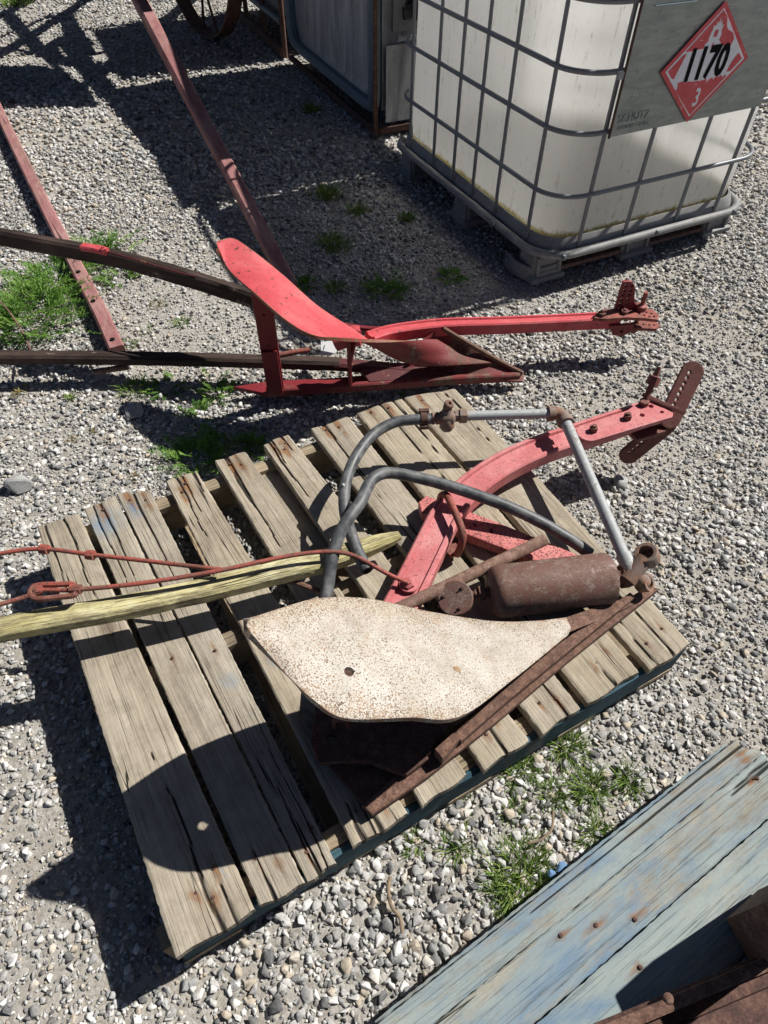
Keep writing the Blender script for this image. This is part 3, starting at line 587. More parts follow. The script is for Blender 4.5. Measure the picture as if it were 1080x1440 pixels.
# brackets that carry the mouldboard
mb = MB(); mb.add(*sweep(crv([P(640, 1000, .18), P(630, 985, .26), near(610, 960)-Vector((0, 0, .012))], 6), rect(.035, .014, .003))); mb.obj('mouldboard_bracket', M['rustdark'], pw, True); mb = MB(); mb.add(*sweep(crv([P(560, 1005, .18), P(540, 960, .30), near(550, 930)-Vector((0, 0, .012))], 6), rect(.03, .012, .003))); mb.obj('mouldboard_bracket', M['rustdark'], pw, True); mb = MB(); mb.add(*sweep(crv([P(730, 930, .17), P(728, 920, .22), near(735, 900)-Vector((0, 0, .01))], 6), rect(.04, .014, .003))); mb.obj('mouldboard_bracket', M['rustdark'], pw, True)
# beam: an I section lying on its side
def ibeam(px, w, t, fl, rec, wscl=None):
    path = crv([P(*q) for q in px], 7); h = w/2; z = t/2
    prof = [(-h, -z), (-h+fl, -z), (-h+fl+.002, -z+rec), (h-fl-.002, -z+rec), (h-fl, -z), (h, -z), (h, z-.004), (h-.004, z), (h-fl, z), (h-fl-.003, z-rec), (-h+fl+.003, z-rec), (-h+fl, z), (-h+.004, z), (-h, z-.004)]
    return sweep(path, prof, scl=None, par=False)
mb = MB(); BP = [(556, 868, .188), (583, 815, .190), (606, 768, .193), (630, 722, .196), (662, 688, .198), (705, 658, .2), (755, 634, .198), (810, 615, .193), (860, 598, .187), (905, 583, .18)]
mb.add(*ibeam(BP, .072, .036, .012, .007)); mb.obj('beam', M['pink'], pw, True)
mb = MB(); q = P(575, 822, .207); mb.add(*bolt(q, Vector((-.15, -.25, 1)), .014, .014, 6)); mb.add(*lathe(q, q+Vector((0, 0, 1)), [(0, .022), (.004, .021), (.004, 0)], 16)); mb.obj('beam_bolt', M['pink'], pw, True)
# hitch casting on the beam end
Z = .212
c0, c1 = P(826, 611, Z), P(934, 577, Z); hd = (c1-c0).normalized(); hn = Vector((-hd.y, hd.x, 0)); Lh = (c1-c0).length
def hp_(s, w, z=0): return c0 + hd*(s*Lh) + hn*w + Vector((0, 0, z))
ol = [hp_(-.13+.13*(1-math.cos(a)), -.029*math.sin(a+1.5708)) for a in ()]; ol = [hp_(.0-.028/Lh*math.sin(a), .029*math.cos(a)) for a in np.linspace(0, math.pi, 9)] + [hp_(.62, -.031), hp_(.98, -.033), hp_(1.04, -.02), hp_(1.04, .03), hp_(.9, .045), hp_(.72, .040), hp_(.6, .031)]
mb = MB(); mb.add(*plate(ol, .010, [(hp_(.70, .002), .0085), (hp_(.88, .022), .0085), (hp_(.93, -.008), .007)], .002)); hc = mb.obj('hitch_casting', M['pink'], pw, True)
mb = MB(); mb.add(*plate([p-Vector((0, 0, .05)) for p in ol[9:]], .010)); mb.obj('lower_hitch_plate', M['hitchrust'], pw, True)
for s, w in ((.06, 0), (.51, .005)):
    mb = MB(); q = hp_(s, w, .004); mb.add(*sweep([q, q+Vector((0, 0, .017))], rect(.017, .017, .002))); mb.add(*lathe(q+Vector((0, 0, .015)), q+Vector((0, 0, 1)), [(0, .006), (.008, .0055), (.008, 0)], 8)); mb.obj('square_bolt', M['hitchrust'], hc, True)
mb = MB()
for s, tx, w in ((.235, 'U51', .011), (.37, 'REAVER', .002), (.375, 'R11', -.014)): mb.add(*text_at(tx, .0125, hp_(s, w, .0055), hd, hn, .0002, .0014))
mb.obj('cast_letters', M['pink'], hc)
# clevis: long rusty plate with a row of holes, bent at the beam end
def clevis(pb, pm, pt, name):
    a, b = P(*pb), P(*pt); m_ = P(*pm); mb = MB()
    return a, m_, b
lo, md, hi = P(884, 640, .075), P(941, 589, .19), P(974, 522, .285)
def strip(a, b, w, th, nh, side, rnd=True):
    d = (b-a).normalized(); L = (b-a).length; s = (side-d*side.dot(d)).normalized()
    pts = [b + d*(w*.42*math.sin(t)) + s*(w*.5*math.cos(t)) for t in np.linspace(0, math.pi, 9)] + [a - d*(w*.42*math.sin(t)) - s*(w*.5*math.cos(t)) for t in np.linspace(0, math.pi, 9)]
    return plate(pts, th, [(a+d*(L*(k+.5)/nh)+s*w*.14, .0062) for k in range(nh)], .002)
sd = (hn*.4-hd*.9).normalized()
mb = MB(); mb.add(*strip(md+Vector((0, 0, -.0)), hi, .056, .006, 9, sd)); mb.add(*strip(lo, md-Vector((0, 0, .02)), .054, .006, 9, sd)); cl = mb.obj('clevis', M['hitchrust'], pw, True)
mb = MB(); q = hp_(.82, .035, 0); q2 = q+Vector((.02, .035, .06)); mb.add(*tube([q-Vector((0, 0, .06)), q+Vector((0, 0, .02))], .013, 10)); mb.add(*tube([q, q2], .008, 10)); mb.add(*lathe(q2-Vector((.004, .006, .012)), q2+Vector((.02, .035, .06)), [(0, .008), (.002, .017), (.024, .016), (.026, .008), (.05, .006), (.05, 0)], 6)); mb.obj('clevis_pin', M['hitchrust'], pw, True)
mb = MB(); mb.add(*plate([hp_(.90, .045, .012), hp_(1.02, .02, .012), P(948, 578, .222), P(940, 568, .228)], .01)); mb.obj('clevis_web', M['hitchrust'], cl, True)
# perforated cross bar beneath the beam
z = .166; mb = MB(); mb.add(*plate([P(590, 712, z), P(600, 704, z), P(690, 738, z), P(770, 770, z), P(835, 797, z), P(828, 822, z), P(745, 790, z), P(655, 755, z), P(594, 726, z)], .024, [(P(667, 744, z), .0075), (P(690, 752, z), .0075)], .003)); mb.obj('cross_bar', M['pinkspeck'], pw, True)
mb = MB(); mb.add(*tube(crv([P(618, 712, .168), P(619, 701, .195), P(622, 696, .226), P(628, 697, .238), P(636, 712, .238), P(646, 735, .236), P(651, 752, .228), P(648, 768, .20), P(643, 780, .165)], 6), .0085, 10)); mb.add(*lathe(P(636, 775, .158), P(640, 770, .19), [(0, 0), (0, .017), (.015, .017), (.015, 0)], 6)); mb.obj('clamp_bolt', M['redrust'], pw, True)
# handle and its tie rods
hz = .235
def hq(px, py, z=hz): return P(px, py, z)
hpath = [hq(-160, 912, .245), hq(-60, 897, .243), hq(60, 874, .24), hq(180, 853, .236), hq(300, 827, .232), hq(400, 803, .226), hq(460, 788, .222), hq(505, 773, .218), hq(540, 761, .215), hq(562, 753, .213)]
pp = crv(hpath, 6); sc_ = [1.0 if i < len(pp)-16 else 1-.6*((i-(len(pp)-17))/16)**1.6 for i in range(len(pp))]
mb = MB(); mb.add(*sweep(pp, rect(.047, .034, .006), scl=sc_, wob=.05, par=False)); mb.obj('handle', M['yellow'], pw, True, gr=True)
# the bare weathered tip of the handle
mb = MB(); q = crv([P(1, 1, 0)]*1 if False else [P(-40, 787, .285), P(15, 776, .283), P(62, 772, .281), P(128, 780, .278), P(190, 787, .275), P(250, 794, .272), P(312, 801, .270)], 8)
mb.add(*tube(q, .0046, 10))
for px, py, zz in ((63, 772, .281), (128, 780, .278)): c = P(px, py, zz); mb.add(*lathe(c-Vector((.009, 0, 0)), c+Vector((.02, -.003, 0)), [(0, 0), (0, .0105), (.016, .0105), (.016, 0)], 8))
mb.obj('tie_rod', M['redrust'], pw, True)
mb = MB(); mb.add(*tube(crv([P(-60, 866, .29), P(-10, 853, .288), P(40, 838, .285), P(60, 831, .285)], 6), .0047, 10)); mb.add(*tube(crv([P(58, 830, .285), P(110, 829, .283), P(200, 820, .28), P(300, 804, .276), P(400, 783, .27), P(455, 776, .266), P(490, 779, .258), P(515, 790, .246), P(545, 807, .232), P(574, 820, .222)], 8), .0047, 10)); rd = mb.obj('tie_rod', M['redrust'], pw, True)
mb = MB(); zt = .284
lp = [P(42, 833, zt), P(48, 825, zt), P(60, 822.5, zt), P(80, 822, zt), P(101, 821.5, zt), P(106, 826, zt), P(106, 835, zt), P(100, 838, zt), P(80, 840, zt), P(60, 842, zt), P(48, 841, zt)]
lp = crv(lp+[lp[0]], 5); mb.add(*tube(lp, .0058, 8)); c = P(108, 829, zt); mb.add(*lathe(c-Vector((.012, 0, 0)), c+Vector((.03, .001, 0)), [(0, 0), (0, .011), (.02, .010), (.02, 0)], 8)); c = P(55, 830, zt); mb.add(*lathe(c-Vector((0, 0, .006)), c+Vector((0, 0, 1)), [(0, 0), (0, .009), (.012, .009), (.012, 0)], 10)); mb.obj('turnbuckle', M['redrust'], rd, True)
mb = MB(); mb.add(*tube(crv([P(404, 815, .205), P(440, 828, .2), P(470, 838, .19)], 5), .006, 8)); c = P(407, 816, .206); mb.add(*bolt(c, Vector((-1, .2, .2)), .010, .008)); mb.obj('handle_stay', M['rust'], pw, True)

# ------------------------------------------------------------------ loose things on the pallet
mb = MB(); mb.add(*lathe(P(556, 858, .205), P(766, 759, .222), [(0, .0), (0, .0135), ((P(556, 858, .205)-P(766, 759, .222)).length-.002, .0135), ((P(556, 858, .205)-P(766, 759, .222)).length, .0125), ((P(556, 858, .205)-P(766, 759, .222)).length, .006), ((P(556, 858, .205)-P(766, 759, .222)).length-.01, 0)], 18)); o = mb.obj('iron_bar', M['rustpipe'], None, True)
tag(o, 'straight round brown iron bar lying across the faded red beam beside the rusty cylinder', 'iron bar')
ta, tb = P(690, 833, .205), P(856, 813, .205); td = (tb-ta).normalized(); tl = (tb-ta).length; rr = .056
tk = thing('rusty_cylinder', P(775, 825, .15), 'rusty brown cylinder tank with pipe fittings, grey hose and galvanized pipe on the pallet', 'cylinder')
mb = MB(); mb.add(*lathe(ta, tb, [(-.004, 0), (-.004, .03), (-.001, rr*.74), (.003, rr*.87), (.010, rr*.96), (.020, rr), (tl-.008, rr), (tl-.002, rr*.975), (tl, rr*.93), (tl+.002, .03), (tl+.002, 0)], 40)); mb.obj('cylinder_body', M['tank'], tk, True)
mb = MB(); mb.add(*lathe(ta-td*.035, ta, [(0, 0), (0, .011), (.008, .011), (.008, .018), (.02, .018), (.02, .013), (.036, .013)], 6)); mb.add(*lathe(ta-td*.075, ta, [(0, .0), (0, .008), (.05, .008)], 8)); mb.obj('hex_nipple', M['rust'], tk, True)
vd = (CAM-P(640, 841, .22)).normalized(); vd = (vd+Vector((-.15, .1, .15))).normalized(); c = P(640, 841, .215)
mb = MB(); mb.add(*lathe(c-vd*.022, c, [(0, 0), (0, .036), (.022, .037), (.024, .035), (.024, 0)], 28)); vf = mb.obj('valve_cap', M['tank'], tk, True)
x_, y_, _d = frame(vd); mb = MB()
for a in (80, 200, 320): q = c + (x_*math.cos(R(a))+y_*math.sin(R(a)))*.024; mb = MB(); mb.add(*bolt(q+vd*.001, vd, .0045, .003)); mb.obj('cap_bolt', M['rustdark'], vf, True)
# right hand fittings
f0 = tb+td*.004; mb = MB(); mb.add(*lathe(f0-td*.01, f0+td*.06, [(0, .02), (.03, .02), (.032, .026), (.05, .026), (.052, .017), (.075, .017), (.075, 0)], 8)); fx = P(890, 806, .222)
mb.add(*tube([f0+td*.04, fx], .018, 12)); mb.obj('nipple', M['rust'], tk, True)
mb = MB(); e1 = P(910, 781, .246); dv = (e1-fx).normalized(); od = ((CAM-e1).normalized()*.6+Vector((-.35, .3, .5))).normalized()
mb.add(*tube(crv([fx-dv*.02, fx, e1-dv*.008], 4), .019, 12)); mb.add(*lathe(e1-od*.022, e1, [(0, .0), (0, .019), (.006, .024), (.034, .025), (.036, .023), (.036, .0165), (.012, .0165), (.012, 0)], 20)); mb.obj('elbow', M['galvrust'], tk, True)
mb = MB(); e2 = P(905, 820, .195); mb.add(*tube([fx, e2], .018, 12)); od2 = Vector((.45, -.25, .5)).normalized(); mb.add(*lathe(e2-od2*.014, e2, [(0, 0), (0, .016), (.004, .020), (.028, .020), (.028, .0135), (.01, .0135), (.01, 0)], 16)); mb.obj('tee_fitting', M['galvrust'], tk, True)
pc = P(790, 581, .266); pb = P(884, 797, .228)
mb = MB(); mb.add(*tube([pc+(pb-pc)*.04, pb], .0135, 16)); mb.add(*tube([pb-(pb-pc).normalized()*.03, pb+(fx-pb)*.8], .0175, 12)); mb.obj('galvanized_pipe', M['galv'], tk, True)
pl = P(648, 585, .272)
mb = MB(); mb.add(*tube([pl, pc+(pl-pc)*.06], .0122, 16)); mb.obj('galvanized_pipe', M['galv'], tk, True)
mb = MB(); dl = (pl-pc).normalized(); dw = (pb-pc).normalized()
mb.add(*tube(crv([pc+dl*.028, pc+dl*.012, pc+dw*.012, pc+dw*.03], 5), .0165, 14)); mb.add(*lathe(pc+dl*.036, pc, [(0, .013), (0, .0195), (.014, .0195), (.014, .016)], 14)); mb.add(*lathe(pc+dw*.036, pc, [(0, .014), (0, .0205), (.014, .0205), (.014, .016)], 14)); mb.obj('pipe_elbow', M['galvrust'], tk, True)
vx = P(627, 588, .272); mb = MB(); mb.add(*lathe(pl+dl*-.014, pl+dl, [(0, .013), (0, .018), (.018, .018), (.018, .014), (.03, .014)], 8)); mb.add(*lathe(vx-dl*.022, vx+dl, [(0, .012), (.006, .019), (.03, .02), (.044, .013)], 14)); mb.add(*lathe(vx+Vector((.004, -.012, -.03)), vx+Vector((0, .01, .04)), [(0, 0), (0, .012), (.01, .019), (.03, .018), (.04, .014), (.056, .012)], 14)); tv = mb.obj('brass_valve', M['galvrust'], tk, True)
mb = MB(); q = vx+Vector((0, .008, .025)); mb.add(*lathe(q, q+Vector((.02, -.012, .06)), [(0, .010), (.008, .012), (.02, .012), (.022, .009), (.022, .005), (.012, 0)], 8)); mb.obj('valve_stem', M['rustpipe'], tv, True)
hs = P(604, 589, .272); mb = MB(); mb.add(*lathe(vx+dl*.018, vx+dl*.06, [(0, .012), (.002, .016), (.006, .016), (.008, .0125), (.012, .0155), (.017, .0155), (.019, .012), (.03, .012)], 14)); mb.obj('hose_barb', M['rustpipe'], tk, True)
hc1 = P(596, 589, .272); mb = MB(); mb.add(*lathe(hc1+dl*-.008, hc1+dl*.02, [(0, .014), (0, .0165), (.016, .0165), (.016, .014)], 16)); q = hc1+Vector((0, .014, .012)); mb.add(*lathe(q-dl*.012, q+dl, [(0, 0), (0, .008), (.024, .008), (.024, 0)], 8)); q = hc1+Vector((0, -.016, -.012)); mb.add(*lathe(q-dl*.01, q+dl, [(0, 0), (0, .007), (.02, .007), (.02, 0)], 8)); mb.obj('hose_clamp', M['rustdark'], tk, True)
h1 = [P(606, 589, .272), P(585, 590, .272), P(555, 594, .27), P(525, 611, .265), P(502, 640, .26), P(488, 672, .255), P(484, 700, .25), P(486, 725, .246), P(494, 752, .24), P(504, 778, .235), P(516, 803, .23)]
pth = crv(h1, 8); mb = MB(); mb.add(*tube(pth, .0135, 16)); e = pth[-1]; de = (pth[-1]-pth[-2]).normalized(); o = mb.obj('grey_hose', M['hose'], tk, True)
mb = MB(); mb.add(*lathe(e+de*.0005, e+de, [(0, 0), (0, .0085), (.0006, .0085), (.0006, 0)], 14)); mb.obj('bore_shade_disc', M['black'], o)  # black disc stands for the shade inside the hose end
mb = MB(); q = P(483, 682, .268); mb.add(*bolt(q, Vector((0, -.3, 1)), .003, .002)); mb.obj('hose_screw', M['tag'], o)
h2 = [P(457, 852, .2), P(462, 815, .225), P(468, 782, .25), P(477, 752, .27), P(491, 728, .285), P(507, 706, .288), P(516, 686, .285), P(526, 672, .282), P(545, 665, .278), P(575, 669, .27), P(620, 680, .258), P(670, 696, .246), P(720, 715, .23), P(765, 737, .21), P(805, 761, .188), P(830, 779, .17)]
mb = MB(); mb.add(*tube(crv(h2, 8), .0138, 16)); o = mb.obj('rubber_hose', M['hose'], None, True); tag(o, 'kinked grey rubber hose looping over the faded red beam from behind the white mouldboard', 'hose')

# ------------------------------------------------------------------ red plow on the gravel
rp = thing('walking_plow', P(520, 545, .0), 'bright red walking plow with dark wooden handles lying on the gravel', 'plow')
RC = [((305, 339, .452), (305, 344, .450), (308, 350, .447)), ((328, 335, .448), (321, 354, .436), (322, 379, .422)), ((358, 354, .43), (353, 379, .418), (357, 411, .408)), ((400, 388, .39), (396, 416, .395), (402, 450, .395)),
      ((445, 428, .33), (440, 450, .36), (440, 471, .385)), ((492, 459, .25), (485, 467, .30), (480, 475, .335)), ((575, 508, .125), (560, 494, .18), (548, 478, .25)), ((690, 513, .07), (650, 500, .095), (612, 480, .150))]
g = loft([[P(*q) for q in c] for c in RC], 14, 40); Vs, Fs, E = shell(g, .009)
o = mesh('mouldboard', Vs, Fs, M['red'], rp, True, None, {'edge': E}); split_mat(o, M['shareback'], sum(1 for f in Fs if max(f) < len(Vs)//2))
SC2 = [((598, 481, .15), (590, 500, .10), (560, 526, .055)), ((622, 461, .175), (620, 492, .10), (610, 530, .05)), ((662, 484, .125), (660, 505, .085), (660, 533, .045)), ((700, 507, .075), (700, 518, .06), (700, 534, .042)), ((736, 524, .045), (737, 530, .042), (734, 536, .038))]
g = loft([[P(*q) for q in c] for c in SC2], 8, 22); Vs, Fs, E = shell(g, .01); mesh('share', Vs, Fs, M['shareback'], rp, True)
mb = MB(); mb.add(*tube(crv([P(623, 462, .178), P(662, 485, .13), P(700, 507, .08), P(735, 525, .05)], 8), .008, 8)); mb.obj('share_edge', M['under'], rp, True)
mb = MB(); mb.add(*sweep(crv([P(375, 552, .045), P(470, 546, .045), P(560, 540, .045), P(640, 534, .045), P(730, 530, .04)], 8), rect(.020, .030, .004), par=False)); mb.obj('landside_bar', M['shareback'], rp, True)
mb = MB(); mb.add(*plate([P(331, 546, .036), P(380, 538, .036), P(470, 534, .036), P(600, 522, .036), P(640, 532, .036), P(380, 556, .036)], .01)); mb.obj('sole_plate', M['reddark'], rp, True)
mb = MB(); b0 = P(388, 549, .05); t0 = rise(b0, 410); wx = (P(404, 548, .05)-b0).normalized()
pts = [b0-wx*.024, b0+wx*.024, t0+wx*.025, t0-wx*.025]; nv = Vector((wx.y, -wx.x, 0))
ho = [(b0.lerp(t0, f), .0045) for f in (.25, .5, .8)]
mb.add(*plate(pts, .012, ho, .002, nv)); b1 = b0+nv*.012; mb.add(*plate([b1-wx*.02, b1+wx*.02, b1.lerp(t0+nv*.012, .45)+wx*.02, b1.lerp(t0+nv*.012, .45)-wx*.02], .008, (), .002, nv)); mb.obj('upright', M['reddark'], rp, True)
mb = MB(); b2 = P(493, 541, .05); t2 = rise(b2, 474); mb.add(*sweep([b2, b2.lerp(t2, .55), t2], rect(.034, .012, .003))); mb.add(*tube(crv([b2.lerp(t2, .5), b2.lerp(t2, .75)+Vector((.01, .01, 0)), t2+Vector((.03, .03, 0))], 5), .009, 8)); mb.obj('brace', M['reddark'], rp, True)
bz = rise(P(493, 541, .05), 488); mb = MB(); q0 = bz+Vector((-.045, .04, -.015)); mb.add(*tube([q0, bz+Vector((.0, .045, .005))], .026, 14)); mb.add(*lathe(bz+Vector((.002, .045, .005)), bz+Vector((.1, .045, .02)), [(0, 0), (0, .03), (.012, .032), (.03, .03), (.032, 0)], 14)); mb.obj('frog_boss', M['red'], rp, True)
mb = MB(); mb.add(*plate([P(500, 512, .07), P(600, 515, .06), P(640, 530, .05), P(520, 540, .05)], .02)); mb.add(*sweep(crv([P(470, 512, .075), P(540, 518, .06), P(610, 525, .05)], 6), rect(.045, .03, .008))); mb.obj('frog', M['maroon'], rp, True)
# I beam reaching to the right
mb = MB(); mb.add(*ibeam([(520, 478, .19), (545, 470, .18), (580, 464, .172), (630, 459, .165), (700, 457, .155), (770, 454, .146), (830, 451, .138), (868, 449, .132)], .046, .038, .01, .005)); mb.obj('beam', M['red'], rp, True)
mb = MB(); mb.add(*tube(crv([P(432, 440, .2), P(470, 455, .17), P(520, 463, .16), P(560, 462, .17)], 5), .010, 8)); mb.obj('tail_rod', M['reddark'], rp, True)
# hitch: two horizontal plates with holes, an upright quadrant and a pin
def horiz(pts, z, holes, th=.008): mb = MB(); mb.add(*plate([P(a, b, z) for a, b in pts], th, [(P(a, b, z), r) for a, b, r in holes], .0015)); return mb
hz_ = .158
horiz([(836, 449), (838, 441), (850, 437), (886, 435), (904, 434), (918, 438), (926, 445), (924, 451), (905, 449), (880, 448), (852, 450)], hz_, [(x_+dy_*.8, y_, .0052) for x_, y_, dy_ in [(901, 439, 0), (908, 441, 0), (915, 443, 0), (898, 443, 0), (905, 445, 0), (912, 447, 0), (919, 447, 0), (894, 438, 0)]]).obj('hitch_plate', M['redrust'], rp, True)
horiz([(862, 460), (880, 456), (905, 452), (922, 455), (927, 459), (922, 464), (900, 463), (878, 463)], .108, [(x_, y_, .005) for x_, y_ in [(896, 457), (904, 458), (912, 459), (919, 459), (890, 460)]]).obj('hitch_plate', M['redrust'], rp, True)
b3 = P(864, 436, .16); wx = (P(905, 434, .16)-b3).normalized(); nv = Vector((wx.y, -wx.x, 0)); hh = rise(b3, 396).z-b3.z; ww = (P(893, 436, .16)-b3).length
up_ = Vector((0, 0, 1)); prf = [(0, 0), (0, 1), (.22, 1.02), (.42, .98), (.62, .8), (.72, .5), (.85, .25), (1.05, .15), (1.05, 0)]
mb = MB(); mb.add(*plate([b3+wx*(a*ww)+up_*(b*hh) for a, b in prf], .009, [(b3+wx*(c*ww)+up_*(hh*(.08+.16*k)), .0062) for c in (.16, .46) for k in range(6) if not (c > .3 and k > 5)], .0015, nv)); mb.obj('quadrant_plate', M['reddark'], rp, True)
b4 = P(856, 461, .12); mb = MB(); mb.add(*plate([b4+up_*.01, b4+wx*.02-up_*.025, b4+wx*.05-up_*.03, b4+wx*.075-up_*.02, b4+wx*.08+up_*.01], .009, [(b4+wx*.045-up_*.012, .007)], .0015, nv)); mb.obj('quadrant_plate', M['reddark'], rp, True)
q = P(899, 440, .15); mb = MB(); mb.add(*tube([q-up_*.075, q+up_*.075], .007, 10)); mb.add(*lathe(q+up_*.012, q+up_*.1, [(0, 0), (0, .018), (.016, .018), (.02, .01), (.02, 0)], 10)); mb.add(*lathe(q-up_*.07, q+up_, [(0, 0), (0, .012), (.014, .012), (.014, 0)], 6)); mb.obj('hitch_pin', M['redrust'], rp, True)
mb = MB()
for px, py in ((846, 443), (878, 440)): c = P(px, py, .164); mb.add(*bolt(c, up_, .013, .010))
mb.obj('hitch_bolt', M['hitchrust'], rp, True)
# wooden handles
def stick(px, w, h, name, mat, parent, wob=.07, n=10, scl=None):
    p = crv([P(*q) for q in px], n); mb = MB(); mb.add(*sweep(p, rect(w, h, min(w, h)*.22), wob=wob, par=False, scl=scl)); return mb.obj(name, M[mat], parent, True, gr=True)
stick([(-190, 303, .34), (-60, 322, .335), (60, 344, .328), (170, 365, .318), (260, 390, .305), (330, 412, .29), (385, 430, .275)], .036, .052, 'handle', 'darkwood', rp)
stick([(-160, 500, .085), (-30, 502, .085), (120, 503, .082), (250, 505, .08), (360, 508, .078), (478, 512, .075)], .042, .036, 'handle', 'darkwood', rp)
mb = MB(); mb.add(*tube(crv([P(150, 354, .35), P(200, 368, .342), P(250, 383, .332), P(275, 389, .325)], 5), .0035, 8)); mb.obj('bracket_rod', M['maroon'], rp, True); mb = MB(); mb.add(*sweep(crv([P(116, 347, .356), P(135, 350, .356), P(150, 354, .352)], 4), rect(.03, .016, .004))); c = P(146, 352, .358); mb.add(*bolt(c, up_, .011, .008)); mb.obj('handle_bracket', M['red'], rp, True)
mb = MB(); mb.add(*tube(crv([P(388, 500, .10), P(415, 495, .10), P(436, 492, .10)], 4), .0085, 10)); mb.obj('stay_rod', M['redrust'], rp, True)
mb = MB(); mb.add(*sweep([P(132, 523, .045), P(180, 516, .05)], rect(.02, .016, .005))); mb.obj('handle_rung', M['rustpipe'], rp, True)
# paper tag hanging under the mouldboard
tz = P(462, 500, .075); tx = Vector((1, .05, 0)).normalized(); ty = (Vector((0, .8, .6))).normalized()
tg = thing('price_tag', tz, 'white paper tag with black writing hanging under the red mouldboard', 'tag')
sw = .05; sh = .085
def tq(a, b): return tz + tx*((a-.5)*sw) + ty*(b*sh)
mb = MB(); mb.add(*plate([tq(0, 0), tq(.6, 0), tq(1, .12), tq(1.25, 1), tq(0, 1)], .0012, (), .0002, tx.cross(ty))); mb.obj('paper', M['tag'], tg)
mb = MB(); nt2 = tx.cross(ty)
for s, sz, a, b in (('21', .05, .75, .76), ('N', .018, .18, .62), ('/', .02, .2, .3)): mb.add(*text_at(s, sz, tq(a, b)+nt2*.0012, tx, ty, .0006))
mb.obj('tag_writing', M['black'], tg)

# ------------------------------------------------------------------ two reddish poles
pa_, pb_ = P(409, 404, .035), P(196, 0, .37); pd_ = pb_-pa_; pp = [pa_+pd_*(t*1.35) for t in np.linspace(0, 1, 40)]
mb = MB(); mb.add(*sweep(pp, rect(.052, .05, .008), wob=.02, par=False, scl=[1+.62*t for t in np.linspace(0, 1, 40)])); o = mb.obj('wooden_pole', M['redwood'], None, True, gr=True)
tag(o, 'long faded red wooden pole slanting down to the gravel behind the red mouldboard', 'pole')
p = crv([P(*q) for q in [(166, 495, .03), (141, 440, .032), (121, 402, .034), (61, 285, .036), (1, 162, .04), (-60, 37, .045)]], 10); mb = MB(); mb.add(*sweep(p, rect(.052, .045, .006), wob=.03, par=False)); pole2 = mb.obj('wooden_pole', M['redwood'], None, True, gr=True)
tag(pole2, 'shorter reddish wooden pole with bolt holes lying under the dark plow handle at left', 'pole')
mb = MB()
for px, py, zz in ((131, 423, .057), (158, 477, .055), (110, 382, .059)): c = P(px, py, zz); mb.add(*lathe(c, c+up_, [(0, 0), (0, .009), (.0018, .008), (.0018, 0)], 10))
mb.obj('hole_shade_disc', M['black'], pole2)  # black discs stand for the shade inside the bolt holes

# ------------------------------------------------------------------ caged white tank
IA = R(116.34); A_ = Vector((math.cos(IA), math.sin(IA), 0)); B_ = Vector((A_.y, -A_.x, 0)); F0 = Vector((.5852, 2.2943, 0)); LA, LB = 1.22, .985
def I(b, a, z): return F0 + B_*b + A_*a + Vector((0, 0, z))
ib = thing('caged_liquid_tank', I(.49, .61, 0), 'white plastic bulk liquid tank in a grey steel cage with a red hazard diamond', 'tank')
def ring(off, rad, n=9):
    out = []; lo, hb, ha = off, LB-off, LA-off
    for cx, cy, a_0 in ((hb-rad, ha-rad, 0), (lo+rad, ha-rad, 90), (lo+rad, lo+rad, 180), (hb-rad, lo+rad, 270)):
        for k in range(n): t = R(a_0+k*90/(n-1)); out.append((cx+rad*math.cos(t), cy+rad*math.sin(t)))
    return out
def dens(o2, step=.02):
    out = []
    for p, q in zip(o2, o2[1:]+o2[:1]):
        L = math.hypot(q[0]-p[0], q[1]-p[1]); k = max(1, int(L/step))
        for i in range(k): out.append((p[0]+(q[0]-p[0])*i/k, p[1]+(q[1]-p[1])*i/k))
    return out
base = dens(ring(.022, .125)); nb = len(base); zs = [.15, .155] + list(np.linspace(.165, 1.06, 36)) + [1.09, 1.105]; V = []; AL = []
for z in zs:
    e = .0 if .16 < z < 1.07 else (.02 if z < .16 else .03)
    for i, (b, a) in enumerate(base):
        t = .004*math.sin(a*38)*(1 if b < .06 or b > LB-.06 else 0) + .004*math.sin(b*38)*(1 if a < .06 or a > LA-.06 else 0)
        k = 1-(e+0)/.5; t += .006*math.sin(z*5.2+1)*(1 if .2 < z < 1 else 0)
        bb, aa = LB/2+(b-LB/2)*(1+t-e*1.2), LA/2+(a-LA/2)*(1+t-e); V.append(I(bb, aa, z)); AL.append(math.exp(-max(0, z-.178)/.016)*1.0)
F = [[r*nb+i, r*nb+(i+1) % nb, (r+1)*nb+(i+1) % nb, (r+1)*nb+i] for r in range(len(zs)-1) for i in range(nb)]; F.append(list(range(nb))[::-1]); F.append([(len(zs)-1)*nb+i for i in range(nb)])
mesh('bottle', V, F, M['bottle'], ib, True, None, {'algae': AL})
cp = I(LB/2, LA/2, 1.10); mb = MB(); mb.add(*lathe(cp, cp+up_, [(0, .0), (0, .09), (.03, .09), (.034, .08), (.034, 0)], 28)); mb.obj('filler_cap', M['blackplastic'], ib, True)
